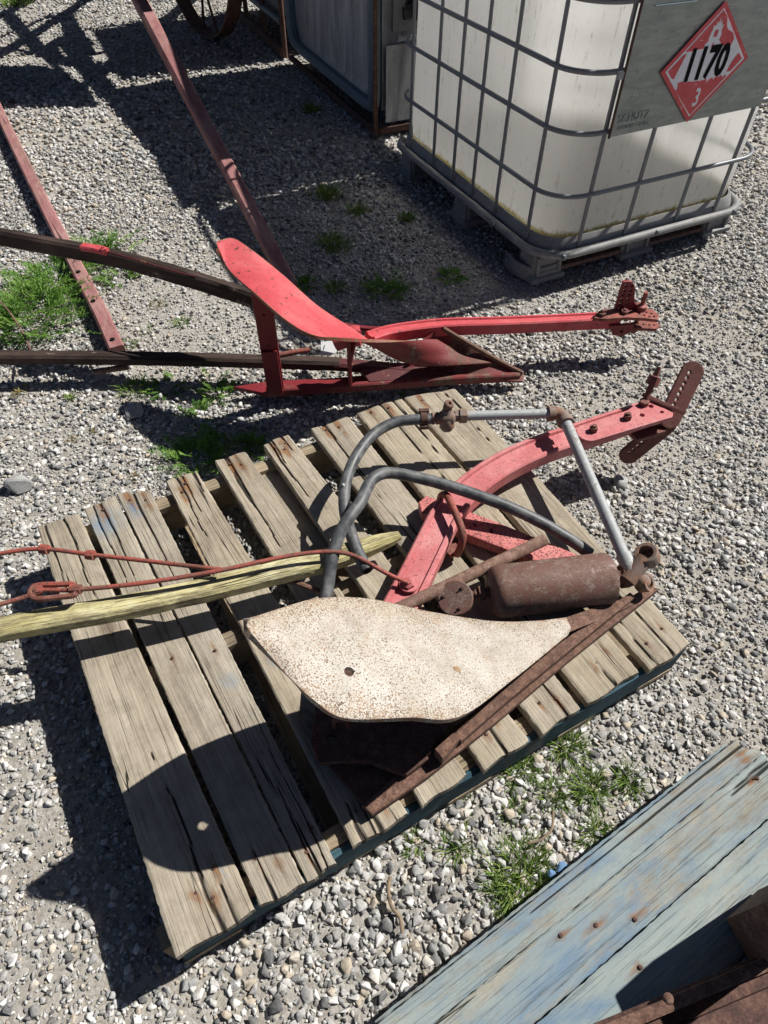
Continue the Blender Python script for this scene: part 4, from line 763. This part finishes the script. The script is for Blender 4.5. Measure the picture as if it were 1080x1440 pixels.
# tray the bottle sits in
def tray(off0, off1, z0, z1, rad): return None
o_ = [(-.0, .098), (-.004, .13), (.0, .145), (.008, .168), (.012, .176), (.018, .174), (.016, .15)]
V = []; rg = [dens(ring(f, .125-f*.5)) for f, _ in o_]; k = min(len(r_) for r_ in rg)
rg = [ring(f, .125-f*.5) for f, _ in o_]; k = len(rg[0])
for (f, z), r_ in zip(o_, rg): V += [I(b, a, z) for b, a in r_]
F = [[r*k+i, r*k+(i+1) % k, (r+1)*k+(i+1) % k, (r+1)*k+i] for r in range(len(o_)-1) for i in range(k)]; F.append([i for i in range(k)])
mesh('tray', V, F, M['plastgrey'], ib, True)
def loopring(off, rad, z, r, sag=None):
    p = [I(b, a, z) for b, a in dens(ring(off, rad, 11), .06)]; p.append(p[0]); p.append(p[1]); return tube(p, r, 10)
mb = MB(); mb.add(*loopring(-.022, .14, .128, .0155)); mb.obj('rim_rail', M['plastgrey'], ib, True)
cg = MB()
for z in (.333, .535, .708, .885, 1.06): cg.add(*loopring(-.006, .135, z, .0082))
mbv = MB()
for a in (.125, .349, .525, .685, .858, 1.081):
    for b in (-.0005, LB+.0005): mbv.add(*sweep([I(b, a, .135), I(b, a, 1.13)], rect(.010, .016, .003), up=A_))
for b in (.146, .364, .618, .82):
    for a in (-.0005, LA+.0005): mbv.add(*sweep([I(b, a, .135), I(b, a, 1.13)], rect(.016, .010, .003), up=A_))
cage = cg.obj('cage', M['cage'], ib, True); mbv.obj('cage_upright', M['cage'], cage, True)
mb = MB(); mb.add(*loopring(.0, .13, 1.135, .011)); mb.add(*tube([I(0, .4, 1.135), I(LB, .4, 1.135)], .011)); mb.add(*tube([I(0, .82, 1.135), I(LB, .82, 1.135)], .011)); mb.obj('top_rail', M['cage'], cage, True)
# feet and runners
def foot(b, a, wb, wa, z0=.0, z1=.105, fl=.02):
    V = []
    for z, g_ in ((z0, fl), (z0+.02, fl), (z0+.03, .0), (z1, -.004)):
        V += [I(b-wb/2-g_*.6, a-wa/2-g_, z), I(b+wb/2+g_*.6, a-wa/2-g_, z), I(b+wb/2+g_*.6, a+wa/2+g_, z), I(b-wb/2-g_*.6, a+wa/2+g_, z)]
    F = [[0, 3, 2, 1], [12, 13, 14, 15]]
    for r in range(3):
        for i in range(4): F.append([r*4+i, r*4+(i+1) % 4, r*4+4+(i+1) % 4, r*4+4+i])
    return V, F
for b in (.065, .50, .93):
    for a in (.10, .61, 1.12):
        mb = MB(); mb.add(*foot(b, a, .13 if b != .5 else .14, .10)); 
        mb.add(*sweep([I(b-.05, a-.058, .03), I(b-.05, a-.052, .1)], rect(.014, .016, .003))); mb.add(*sweep([I(b+.05, a-.058, .03), I(b+.05, a-.052, .1)], rect(.014, .016, .003)))
        f_ = mb.obj('foot', M['plastgrey'], ib); bv = f_.modifiers.new('b', 'BEVEL'); bv.width = .008; bv.segments = 2
# hollow shoe at the near corner
mb = MB(); mb.add(*plate([I(-.02, .20, .02), I(-.03, .14, .02), I(-.012, .075, .02), I(.03, .045, .02), I(.12, .045, .02), I(.13, .14, .02), I(.08, .2, .02)], .03, (), .006)); mb.add(*sweep(crv([I(-.015, .19, .048), I(-.024, .14, .046), I(-.008, .08, .044), I(.03, .052, .044), I(.115, .05, .046)], 6), rect(.014, .026, .004))); mb.obj('corner_shoe', M['plastgrey'], ib, True)
mb = MB()
for a in (.075, .61, 1.13): mb.add(*sweep([I(.04, a, .028), I(.95, a, .028)], rect(.05, .018, .004)))
mb.obj('runner', M['rustpipe'], ib, True)
for b, a in ((.06, -.034), (.5, -.034), (.9, -.034), (-.036, .3)): mb = MB(); mb.add(*bolt(I(b, a, .132), -A_ if a < 0 else -B_, .011, .008)); mb.obj('tray_screw', M['cage'], ib, True)
# galvanized plate and hazard diamond on the front of the cage
Zv = Vector((0, 0, 1)); PO = -.0185
pl_ = [I(.15, PO, .522), I(.828, PO, .522), I(.828, PO, .955), I(.15, PO, .955)]
V = []; nb_, nz_ = 40, 26
for j in range(nz_+1):
    for i in range(nb_+1):
        s, t = i/nb_, j/nz_; wv = .004*math.sin(s*5+1)*math.sin(t*4) + .003*math.sin(s*11+t*7)*t; wv -= .010*max(0, s-.72)**1*math.sin(t*2.5); lift = .0
        V.append(I(.15+.678*s, PO+wv*.35-.001, .522+.433*t))
F = [[j*(nb_+1)+i, j*(nb_+1)+i+1, (j+1)*(nb_+1)+i+1, (j+1)*(nb_+1)+i] for j in range(nz_) for i in range(nb_)]; N = len(V); V += [v+A_*.002 for v in V]
F += [[q+N for q in f[::-1]] for f in F]
sp_ = mesh('steel_plate', V, F, M['plate'], ib, True)
mb = MB(); mb.add(*tube([I(.148, PO-.003, .52), I(.148, PO-.003, .97)], .0045, 8)); mb.obj('plate_hinge', M['rustdark'], sp_, True)
mb = MB(); mb.add(*tube([I(.2, PO-.004, .868), I(.36, PO-.004, .866)], .002, 6)); mb.obj('crease', M['binrail'], sp_, True)
mb = MB(); mb.add(*text_at('SCHUTZ', .034, I(.235, PO-.0022, .571), B_, Zv, -.0002, .0006)); mb.add(*text_at('ECOBULK / SX-EX', .016, I(.24, PO-.0022, .545), B_, Zv, -.0002, .0006)); mb.obj('embossed_letters', M['plate'], sp_)
mb = MB(); mb.add(*box8(I(.140, -.018, .70), A_*.012, B_*.03, Zv*.02)); mb.obj('plate_clip', M['galv'], sp_)
sg = thing('hazard_placard', I(.477, -.03, .69), 'red and white diamond hazard placard reading 1170 on the caged tank', 'sign')
cx_, cz_, hd_ = .478, .690, .186; sc_z = .90
def S(b, z, lift=0): return I(cx_+b, PO-.0075-lift, cz_+z*sc_z)
def poly(name, pts, lift, mat, th=.0006, holes=()):
    mb = MB(); mb.add(*plate([S(b, z, lift) for b, z in pts], th, holes, .0, -A_)); return mb.obj(name, M[mat], sg)
rr_ = random.Random(3)
def jag(a, b, n, amp):
    out = []
    for i in range(n+1): t = i/n; out.append((a[0]+(b[0]-a[0])*t, a[1]+(b[1]-a[1])*t + (rr_.random()-.5)*amp*(1 if 0 < i < n else 0)))
    return out
poly('sign_face', [(-hd_, 0), (0, -hd_), (hd_, 0), (0, hd_)], 0, 'signred', .0016)
w_ = hd_-.019; poly('sign_border', [(-w_, 0), (0, -w_), (w_, 0), (0, w_)], .0012, 'signwhite')
w2 = hd_-.025; zt_, zb_ = .052, -.046
poly('red_field', [(-w2+.004, .006), (-w2+zt_+.004, zt_)] + [(-w2+zt_+.012, zt_)] + [(-w2+.055, -.002)] , .0020, 'signred') if False else None
poly('red_field', [(0, w2)] + [(-(w2-zt_), zt_)] + jag((-(w2-zt_)+.002, zt_), (-.035, zt_+.002), 5, .006) + [(-.034, .066), (-.024, .074), (-.025, .092), (-.020, .108), (-.021, .122), (-.012, .116), (-.010, .134), (-.004, .122), (0, .146), (.005, .124), (.012, .136), (.014, .118), (.022, .120), (.020, .102), (.026, .088), (.022, .074), (.034, .064)] + jag((.036, zt_+.004), (w2-zt_-.026, zt_), 6, .008) + [(w2-zt_-.022, zt_+.018), (w2-zt_-.034, zt_+.036), (.045, zt_+.05), (.035, zt_+.062), (.025, .14)], .0022, 'signred')
poly('red_field', [(0, -w2), (w2+zb_-.004, zb_-.002)] + jag((w2+zb_-.006, zb_), (-.0, zb_-.004), 16, .016) + jag((-.0, zb_-.004), (-(w2+zb_)+.014, zb_+.004), 6, .006) + [(-(w2+zb_)+.020, zb_-.014), (-(w2+zb_)+.014, zb_-.02)], .0022, 'signred')
poly('red_field', [(-.158, .0), (-.113, .044), (-.100, .047), (-.118, -.008), (-.124, -.028), (-.136, -.022)], .0022, 'signred')
poly('red_field', [(.155, .002), (.132, .022), (.122, .012), (.112, -.006), (.104, -.034), (.122, -.034)], .0022, 'signred')
poly('flame_core', [(-.008, .085), (.006, .085), (.006, .105), (-.008, .105)], .0024, 'signred'); poly('flame_core', [(-.004, zt_+.004), (.006, zt_+.002), (.002, zt_+.018)], .0024, 'signred')
mb = MB(); mb.add(*text_at('1170', .122, S(-.002, .003, .0030), B_, Zv, .0046, .0004, .74)); mb.obj('number', M['black'], sg)
mb = MB(); mb.add(*text_at('3', .075, S(.004, -.105, .0030), B_, Zv, .0012, .0004, .72)); mb.obj('class_digit', M['signwhite'], sg)

# ------------------------------------------------------------------ dented grey steel bin behind the tank, and the pale one beyond it
G0 = Vector((-.050, 3.765, 0)); BA = R(114.9); GA = Vector((math.cos(BA), math.sin(BA), 0)); GB = Vector((GA.y, -GA.x, 0)); GL, GW, GH = 1.36, 1.0, 1.12
def G(b, a, z): return G0 + GB*b + GA*a + Vector((0, 0, z))
bn = thing('steel_bin', G(.5, .68, 0), 'dented grey sheet metal bin with rusty corner post standing behind the caged tank', 'bin')
def inset_panel(name, fn, w, h, mat, parent, dent=.012, nu=60, nv=46, marg=.05):
    V = []
    for j in range(nv+1):
        for i in range(nu+1):
            s, t = i/nu, j/nv; d = min(s*w, (1-s)*w, t*h, (1-t)*h); e = min(1, d/marg); e = e*e*(3-2*e)
            dp = .02*e + dent*(math.sin(s*7+1.3)*math.sin(t*5+.6)*.6+math.sin(s*17+t*9)*.25)*e
            V.append(fn(s*w, t*h, dp))
    F = [[j*(nu+1)+i, j*(nu+1)+i+1, (j+1)*(nu+1)+i+1, (j+1)*(nu+1)+i] for j in range(nv) for i in range(nu)]; return mesh(name, V, F, M[mat], parent, True)
mb = MB(); mb.add(*box8(G(GW/2, GL/2, .60), GB*(GW-.08), GA*(GL-.08), Vector((0, 0, .98)))); mb.obj('bin_body', M['bin'], bn)
inset_panel('side_panel', lambda a, z, d: G(.012+d, .06+a, .13+z), GL-.10, .95, 'bin', bn)
inset_panel('end_panel', lambda b, z, d: G(.05+b, .010+d*.6, .06+z), .36, .34, 'bin', bn, .006, 30, 30, .04)
mb = MB(); rp_ = [G(.0, .05, 1.08), G(.0, .045, .3), G(.0, .05, .16), G(.0, .10, .125), G(.0, .4, .12), G(.0, .9, .12), G(.0, GL-.16, .125), G(.0, GL-.07, .17), G(.0, GL-.05, .3), G(.0, GL-.05, 1.08)]
mb.add(*sweep(crv(rp_, 7), rect(.05, .06, .015), up=GB, par=True)); mb.obj('frame_rail', M['binrail'], bn, True)
mb = MB(); mb.add(*sweep([G(-.012, .0, -.0), G(-.012, .0, 1.12)], rect(.022, .022, .004))); mb.add(*tube(crv([G(-.022, -.014, .01), G(-.026, -.010, .2), G(-.018, -.006, .5), G(-.022, -.006, 1.1)], 6), .008)); mb.obj('corner_post', M['rust'], bn, True)
mb = MB(); mb.add(*sweep([G(-.01, .0, .03), G(-.01, GL, .03)], rect(.03, .03, .005))); mb.add(*sweep([G(0, -.0, .03), G(GW, -.0, .03)], rect(.03, .03, .005))); mb.add(*sweep([G(GW/2, .3, .05), G(GW/2, GL-.3, .05)], rect(.2, .1, .01))); mb.obj('base_rail', M['rustdark'], bn, True)
mb = MB(); mb.add(*sweep(crv([G(.40, -.012, .06), G(.42, -.012, .2), G(.42, -.012, .36), G(.36, -.012, .42), G(.1, -.012, .43)], 6), rect(.02, .02, .005))); mb.obj('panel_rim', M['bin'], bn, True)
mb = MB(); mb.add(*box8(G(.5, .030, .8), GB*.82, GA*.02, Vector((0, 0, .7)))); mb.obj('white_liner', M['plastgrey'], bn)
vc_ = G(.20, -.0, .545); mb = MB(); mb.add(*lathe(vc_+GA*.03, vc_-GA, [(0, .05), (.03, .05), (.03, .036), (.08, .036), (.08, .05), (.115, .05), (.12, .045), (.12, .032), (.08, .03), (.08, 0)], 24)); mb.add(*sweep([vc_-GA*.05, vc_-GA*.05-GB*.09+Vector((0, 0, -.01))], rect(.03, .05, .008))); vv = mb.obj('outlet_valve', M['blackplastic'], bn, True)
mb = MB(); mb.add(*lathe(vc_-GA*.085, vc_-GA, [(0, .031), (.036, .031), (.036, .026), (0, .026)], 20)); mb.obj('outlet_ring', M['tag'], vv, True)
lid = thing('shade_lid', G(.5, .5, 1.13), 'added unseen plank lid on the dented grey bin, widening its shadow on the gravel', 'lid')  # added lid, out of view, overhanging to widen the bin's shadow
for k in range(6): plank('shade_lid_board', G(-.06+k*.19, -.36, 1.2), G(-.06+k*.19, GL+.02, 1.2), G(.122+k*.19, GL+.02, 1.2), G(.122+k*.19, -.36, 1.2), .025, M['stringer'], lid, ns=8, nt=2)
mb = MB()
for a in (.15, 1.2): mb.add(*sweep([G(-.05, a, 1.15), G(1.05, a, 1.15)], rect(.05, .05)))
mb.obj('shade_lid_batten', M['stringer'], lid)
# pale bin beyond
H0 = G(.0, GL+.10, 0)
def Hq(b, a, z): return H0 + GB*b + GA*a + Vector((0, 0, z))
b2 = thing('steel_bin', Hq(.5, .6, 0), 'pale bin with light blue rail beyond the dented grey bin at the top edge', 'bin')
mb = MB(); mb.add(*box8(Hq(.5, .62, .69), GB*.92, GA*1.16, Vector((0, 0, 1.1)))); mb.obj('bin_body', M['plastgrey'], b2)
mb = MB(); mb.add(*tube([Hq(-.01, .03, .19), Hq(-.01, 1.2, .19)], .02)); mb.add(*tube([Hq(-.01, .03, .75), Hq(-.01, 1.2, .75)], .02)); mb.obj('side_rail', M['binrail'], b2, True)
mb = MB()
for a in (.0, .42, .85, 1.24): mb.add(*sweep([Hq(-.012, a, 0), Hq(-.012, a, 1.12)], rect(.03, .03, .005)))
mb.add(*sweep([Hq(-.02, .0, .03), Hq(-.02, 1.24, .03)], rect(.04, .05, .006))); mb.obj('frame_post', M['rust'], b2, True)

# ------------------------------------------------------------------ farm implement at the top edge: spoked wheels, axle, frame
im = thing('farm_implement', (-1.7, 6.0, 0), 'rusty farm implement on spoked steel wheels standing at the top left edge', 'farm implement')
wd_ = Vector((math.cos(R(126)), math.sin(R(126)), 0)); wa_ = Vector((wd_.y, -wd_.x, 0))
def wheel(c, r, parent):
    rim = MB(); prof = [(-.05, r-.012), (-.05, r), (.05, r), (.05, r-.012)]; V = []; F = []; n = 56
    for k in range(n):
        a = 2*math.pi*k/n; e = wd_*math.cos(a)+Vector((0, 0, 1))*math.sin(a)
        for x_, q in prof: V.append(c + wa_*x_ + e*q)
    for k in range(n):
        for i in range(4): F.append([k*4+i, k*4+(i+1) % 4, ((k+1) % n)*4+(i+1) % 4, ((k+1) % n)*4+i])
    rim.add(V, F); w = rim.obj('wheel', M['rust'], parent, True)
    hb = MB(); hb.add(*lathe(c-wa_*.09, c+wa_, [(0, 0), (0, .05), (.03, .07), (.15, .07), (.18, .05), (.18, 0)], 18)); hb.obj('hub', M['rustdark'], w, True)
    for k in range(12):
        a = 2*math.pi*(k+.35)/12; e = wd_*math.cos(a)+Vector((0, 0, 1))*math.sin(a); s = .035 if k % 2 else -.035
        sp = MB(); sp.add(*tube([c+wa_*s+e*.05, c+wa_*s*.4+e*(r-.008)], .009, 8)); sp.obj('spoke', M['rustdark'], w, True)
wc = P(286, 58, .0); WR = .58; wheel(Vector((wc.x+.02, wc.y+.12, WR+.0)), WR, im)
ax0 = Vector((wc.x+.02, wc.y+.12, WR)); mb = MB(); mb.add(*tube([ax0+wa_*.12, ax0-wa_*.3], .03)); mb.obj('axle', M['rustdark'], im, True)
sh_ = Vector((SD.x, SD.y, 0))/SD.z
def caster(px, py, z): return P(px, py, 0) + sh_*z + Vector((0, 0, z))
mb = MB()
for x0, y0, x1, y1, r, z in ((8, 14, 64, 78, .045, .95), (0, 52, 72, 20, .022, .95), (92, 14, 112, 80, .045, .9), (72, 20, 134, 62, .010, 1.0), (26, 77, 118, 68, .022, .92), (100, 76, 150, 135, .03, .85), (140, 84, 142, 130, .014, .8), (0, 38, 40, 28, .012, 1.), (60, 74, 135, 145, .02, .9), (0, 66, 60, 76, .03, .9), (64, 20, 112, 14, .02, .95)): mb.add(*tube([caster(x0, y0, z), caster(x1, y1, z)], r, 8))
mb.add(*tube([caster(92, 14, .9), ax0-wa_*.3], .03, 8))
mb.obj('frame', M['rustdark'], im, True)
q = [caster(-150, 98, .82), caster(60, 92, .82), caster(118, 118, .82), caster(132, 148, .82), caster(20, 152, .82), caster(-150, 170, .82)]
mb = MB(); mb.add(*plate(q, .05)); mb.obj('platform', M['darkwood'], im)
mb = MB()
for e in (q[0], q[5], q[2]): mb.add(*sweep([Vector((e.x, e.y, .8)), Vector((e.x-.3, 7.4, 0))], rect(.06, .06)))
mb.obj('support_leg', M['darkwood'], im)

# ------------------------------------------------------------------ weeds, one thing each
def leafmesh(kind, n, rad, hgt, seed, wide=1.):
    r = random.Random(seed); V = []; F = []; T = []
    def quad(a, b, w, t, side=None):
        d = (b-a); s = d.cross(Vector((r.random()-.5, r.random()-.5, r.random()+.2))); s = s.normalized()*w if s.length > 1e-7 else Vector((w, 0, 0)); k = len(V); mid = a.lerp(b, .5)
        V.extend([a, mid+s, b, mid-s]); F.append([k, k+1, k+2, k+3]); T.extend([t]*4)
    for _ in range(n):
        a = r.random()*6.283; q = rad*math.sqrt(r.random()); o = Vector((math.cos(a)*q*.85+r.gauss(0, rad*.12), math.sin(a)*q*.85+r.gauss(0, rad*.12), -.004)); ln = Vector((math.cos(a), math.sin(a), 0))*((q/rad*.8+r.random()*.35)*(.32 if kind == 'grass' else 1)) + Vector((0, 0, 1)); ln += Vector((r.gauss(0, .32), r.gauss(0, .32), 0)); h = hgt*(.45+.6*r.random())*(1-.45*q/rad); t = min(1, max(0, r.gauss(.5, .25)))
        if kind == 'grass':
            w = (.0005+.0008*r.random())*wide; pts = [o+ln*h*f+Vector((ln.x, ln.y, 0))*h*.5*f*f-Vector((0, 0, h*.35*f*f)) for f in (0, .35, .7, 1)]; s = Vector((-math.sin(a+r.gauss(0, .6)), math.cos(a), 0)).normalized(); k = len(V)
            for p, ww in zip(pts, (w, w*1.1, w*.8, .0001)): V.extend([p-s*ww, p+s*ww]); T.extend([t, t])
            for i in range(3): F.append([k+2*i, k+2*i+1, k+2*i+3, k+2*i+2])
        else:
            m_ = 11; side = Vector((-ln.y, ln.x, .0)); side = side.normalized() if side.length > .01 else Vector((1, 0, 0)); prev = o
            for i in range(1, m_+1):
                f = i/m_; p = o + ln*h*f + Vector((ln.x, ln.y, 0))*h*.7*f*f - Vector((0, 0, h*.3*f*f)); quad(prev, p, .0009*wide, t*.7); ll = h*.30*math.sin(3.0*f**.7+.12)*(.7+.5*r.random())+.003
                if i > 2:
                    for sg_ in (-1, 1):
                        e = p + side*sg_*ll*.8 + (p-prev).normalized()*ll*.6 + Vector((0, 0, r.gauss(.1, .2)*ll)); quad(p, e, .0013*wide, min(1, t+r.gauss(0, .12)))
                        for u in (.45, .75):
                            c = p.lerp(e, u); quad(c, c+(side*sg_*.3+(p-prev).normalized()*(.9 if r.random() < .6 else -.4)).normalized()*ll*.4, .0012*wide, min(1, t+.1))
                prev = p
    return V, F, T
def weed(kind, name, px, py, rad, hgt, n, label, seed, z=0.0):
    V, F, T = leafmesh('grass' if kind in ('grass', 'dry') else 'fern', n, rad, hgt, seed, max(1, (P(px, py)-CAM).length/1.5)); b = P(px, py, z)
    me = bpy.data.meshes.new(name); me.from_pydata([tuple(v) for v in V], [], F); at = me.attributes.new('tint', 'FLOAT', 'POINT'); at.data.foreach_set('value', np.array(T, np.float32)); me.materials.append(M[{'grass': 'grass', 'fern': 'fern', 'dry': 'drygrass'}[kind]])
    o = bpy.data.objects.new(name, me); COL.objects.link(o); o.location = b; return tag(o, label, 'grass tuft' if kind != 'fern' else 'weed', 'grass tufts and weeds in the gravel')
WL = [('grass', 735, 1232, .055, .075, 230, 'largest grass tuft by the edge of the blue boards'), ('grass', 715, 1262, .04, .05, 120, 'dark grass tuft half under the blue board edge, below the largest tuft'), ('grass', 800, 1052, .032, .062, 110, 'upright grass tuft just right of the pallet edge near the plow point'),
 ('grass', 828, 1110, .034, .06, 110, 'bright grass tuft midway between the grey pallet and the right end of the blue boards'), ('grass', 882, 1098, .024, .06, 60, 'thin grass tuft nearest the right end of the blue boards'), ('grass', 780, 1120, .028, .05, 80, 'low grass tuft left of the midway tuft between pallet and blue boards'),
 ('grass', 842, 1180, .034, .05, 110, 'grass tuft touching the upper edge of the blue boards'), ('grass', 728, 1085, .032, .05, 120, 'grass tuft growing against the blue painted pallet side'), ('grass', 642, 1192, .022, .045, 60, 'small grass tuft on gravel below the pallet edge, right of the twig'), ('grass', 582, 1187, .020, .04, 50, 'small grass tuft close under the pallet edge above the twig'), ('grass', 722, 1143, .022, .04, 50, 'sparse grass tuft between the pallet side tuft and the largest tuft'), ('grass', 650, 1130, .02, .035, 40, 'tiny grass tuft hugging the blue pallet side'),
 ('fern', 38, 448, .17, .17, 120, 'large feathery green weed at the left edge beside the reddish pole'), ('fern', 75, 395, .11, .13, 60, 'feathery weed behind the dark plow handle at left'), ('fern', 5, 470, .11, .12, 50, 'feathery weed low at the very left edge of the frame'), ('fern', 150, 360, .08, .12, 40, 'feathery weed rising behind the red bracket on the dark handle'), ('fern', 168, 392, .06, .06, 24, 'small weed between the dark handle and the shorter pole'),
 ('fern', 276, 648, .058, .10, 46, 'bright feathery weed beside the top end of the pallet'), ('fern', 352, 632, .035, .055, 26, 'small leafy weed by the pallet in the shade of the red plow'), ('fern', 310, 625, .03, .06, 14, 'shaded leafy weed right of the bright feathery one'),
 ('dry', 222, 428, .038, .03, 60, 'yellowish dry tuft below the dark handle'), ('grass', 256, 455, .04, .035, 70, 'low bright green tuft on the sunny gravel between the two dark handles'), ('grass', 207, 466, .028, .03, 50, 'small green tuft next to the foot of the shorter pole'), ('grass', 187, 484, .03, .035, 60, 'green tuft at the foot of the shorter reddish pole'), ('grass', 155, 407, .02, .03, 40, 'little tuft right of the shorter pole near the bolt hole'),
 ('grass', 100, 558, .02, .03, 40, 'little tuft alone on bright gravel at left'), ('dry', 30, 550, .028, .03, 40, 'dry brown tuft at the left edge on bright gravel'), ('dry', 100, 618, .022, .02, 40, 'dry orange tuft in the middle of the bright gravel'), ('dry', 190, 670, .016, .02, 30, 'dry tuft left of the pallet corner'), ('dry', 132, 605, .016, .018, 24, 'faint dry tuft near the large pale rock'),
 ('grass', 190, 548, .055, .055, 140, 'dark shaded grass tuft under the dark handle and its rung'), ('fern', 235, 545, .045, .05, 22, 'shaded weed beneath the lower dark handle'), ('fern', 305, 552, .05, .06, 26, 'shaded weed left of the red sole plate'), ('fern', 280, 585, .04, .045, 20, 'shaded weed in the red plow shadow near the pallet'), ('grass', 563, 556, .015, .025, 30, 'tiny tuft between the red landside and the pallet end'),
 ('grass', 460, 275, .06, .06, 110, 'shaded grass tuft farthest from the red plow beside the caged tank'), ('grass', 502, 299, .045, .04, 80, 'shaded low tuft nearest the left side of the caged tank'), ('grass', 572, 307, .034, .03, 80, 'flat shaded tuft next to the caged tank skirt'), ('grass', 470, 345, .07, .05, 130, 'shaded grass tuft in the middle of the dark gravel above the plow'), ('fern', 632, 390, .065, .07, 50, 'shaded weed below the near corner of the caged tank'), ('fern', 540, 410, .09, .09, 80, 'broad shaded weed just above the red beam'), ('fern', 430, 402, .05, .06, 40, 'shaded weed beside the end of the long pole'), ('grass', 472, 406, .04, .045, 60, 'shaded tuft behind the red mouldboard'), ('grass', 438, 155, .05, .05, 60, 'dark tuft by the dented grey bin'), ('grass', 20, 4, .16, .12, 160, 'grass patch at the top left corner')]
for i, (k, px, py, rad, h, n, lab) in enumerate(WL):
    if py < 420 and px > 400: f_k = k == 'fern'; rad *= .62 if f_k else 1.15; h *= .75 if f_k else 1.5; n = int(n*(.7 if f_k else 1.8))
    if k == 'grass' and i < 12: rad *= 1.1; h *= .95; n = int(n*2.4)
    weed(k, {'grass': 'grass_tuft', 'fern': 'feathery_weed', 'dry': 'dry_grass_tuft'}[k], px, py, rad, h, n, lab, 100+i)
weed('grass', 'grass_tuft', 474, 700, .03, .06, 30, 'thin grass growing up through the pallet gap beside the hose', 300, .03)

# ------------------------------------------------------------------ small things on the gravel
def rock(px, py, r, label, mat='rock', name='rock', sq=.6, z=.0):
    bm = bmesh.new(); bmesh.ops.create_icosphere(bm, subdivisions=3, radius=1); rd_ = random.Random(px)
    pl2 = [(Vector((rd_.gauss(0, 1), rd_.gauss(0, 1), rd_.gauss(0, 1))).normalized(), rd_.uniform(.62, .85)) for _ in range(9)]
    for v in bm.verts:
        for n_, d_ in pl2:
            k = v.co.dot(n_)
            if k > d_: v.co -= n_*(k-d_)
        v.co = Vector((v.co.x*r, v.co.y*r*.85, v.co.z*r*sq))
    me = bpy.data.meshes.new(name); bm.to_mesh(me); bm.free(); me.materials.append(M[mat]); o = bpy.data.objects.new(name, me); COL.objects.link(o); o.location = P(px, py, z) + Vector((0, 0, r*sq*.35)); o.rotation_euler = (0, 0, px); return tag(o, label, 'rock' if name == 'rock' else 'chip')
rock(28, 682, .042, 'large pale flat rock on the gravel at the left edge'); rock(872, 680, .026, 'pale rock in the gravel under the hitch of the pink beam'); rock(190, 580, .036, 'flat grey rock in the shade edge below the dark handle', sq=.4)
rock(790, 1222, .014, 'blue chip of painted wood on gravel at the blue board edge', 'bluechip', 'paint_chip', .4, .02); rock(776, 1229, .009, 'smaller blue chip left of the bigger one by the blue boards', 'bluechip', 'paint_chip', .4, .02)
mb = MB(); mb.add(*tube(crv([P(549, 1233, .02), P(546, 1252, .024), P(551, 1275, .022), P(562, 1290, .022), P(566, 1312, .018)], 8), .0035, 8)); o = mb.obj('twig', M['twig'], None, True); tag(o, 'curved dry brown twig lying on gravel below the pallet', 'twig')
mb = MB(); mb.add(*tube(crv([P(778, 1140, .02), P(776, 1165, .022), P(762, 1180, .02), P(742, 1186, .02)], 8), .0026, 8)); o = mb.obj('twig', M['twig'], None, True); tag(o, 'thin hooked twig between grass tufts near the blue boards', 'twig')
mb = MB(); mb.add(*tube(crv([P(-8, 415, .12), P(14, 440, .10), P(32, 468, .06), P(43, 492, .10)], 8), .0032, 8)); o = mb.obj('dead_stem', M['rustpipe'], None, True); tag(o, 'thin red brown dead stem leaning in the big weed at left', 'stem')
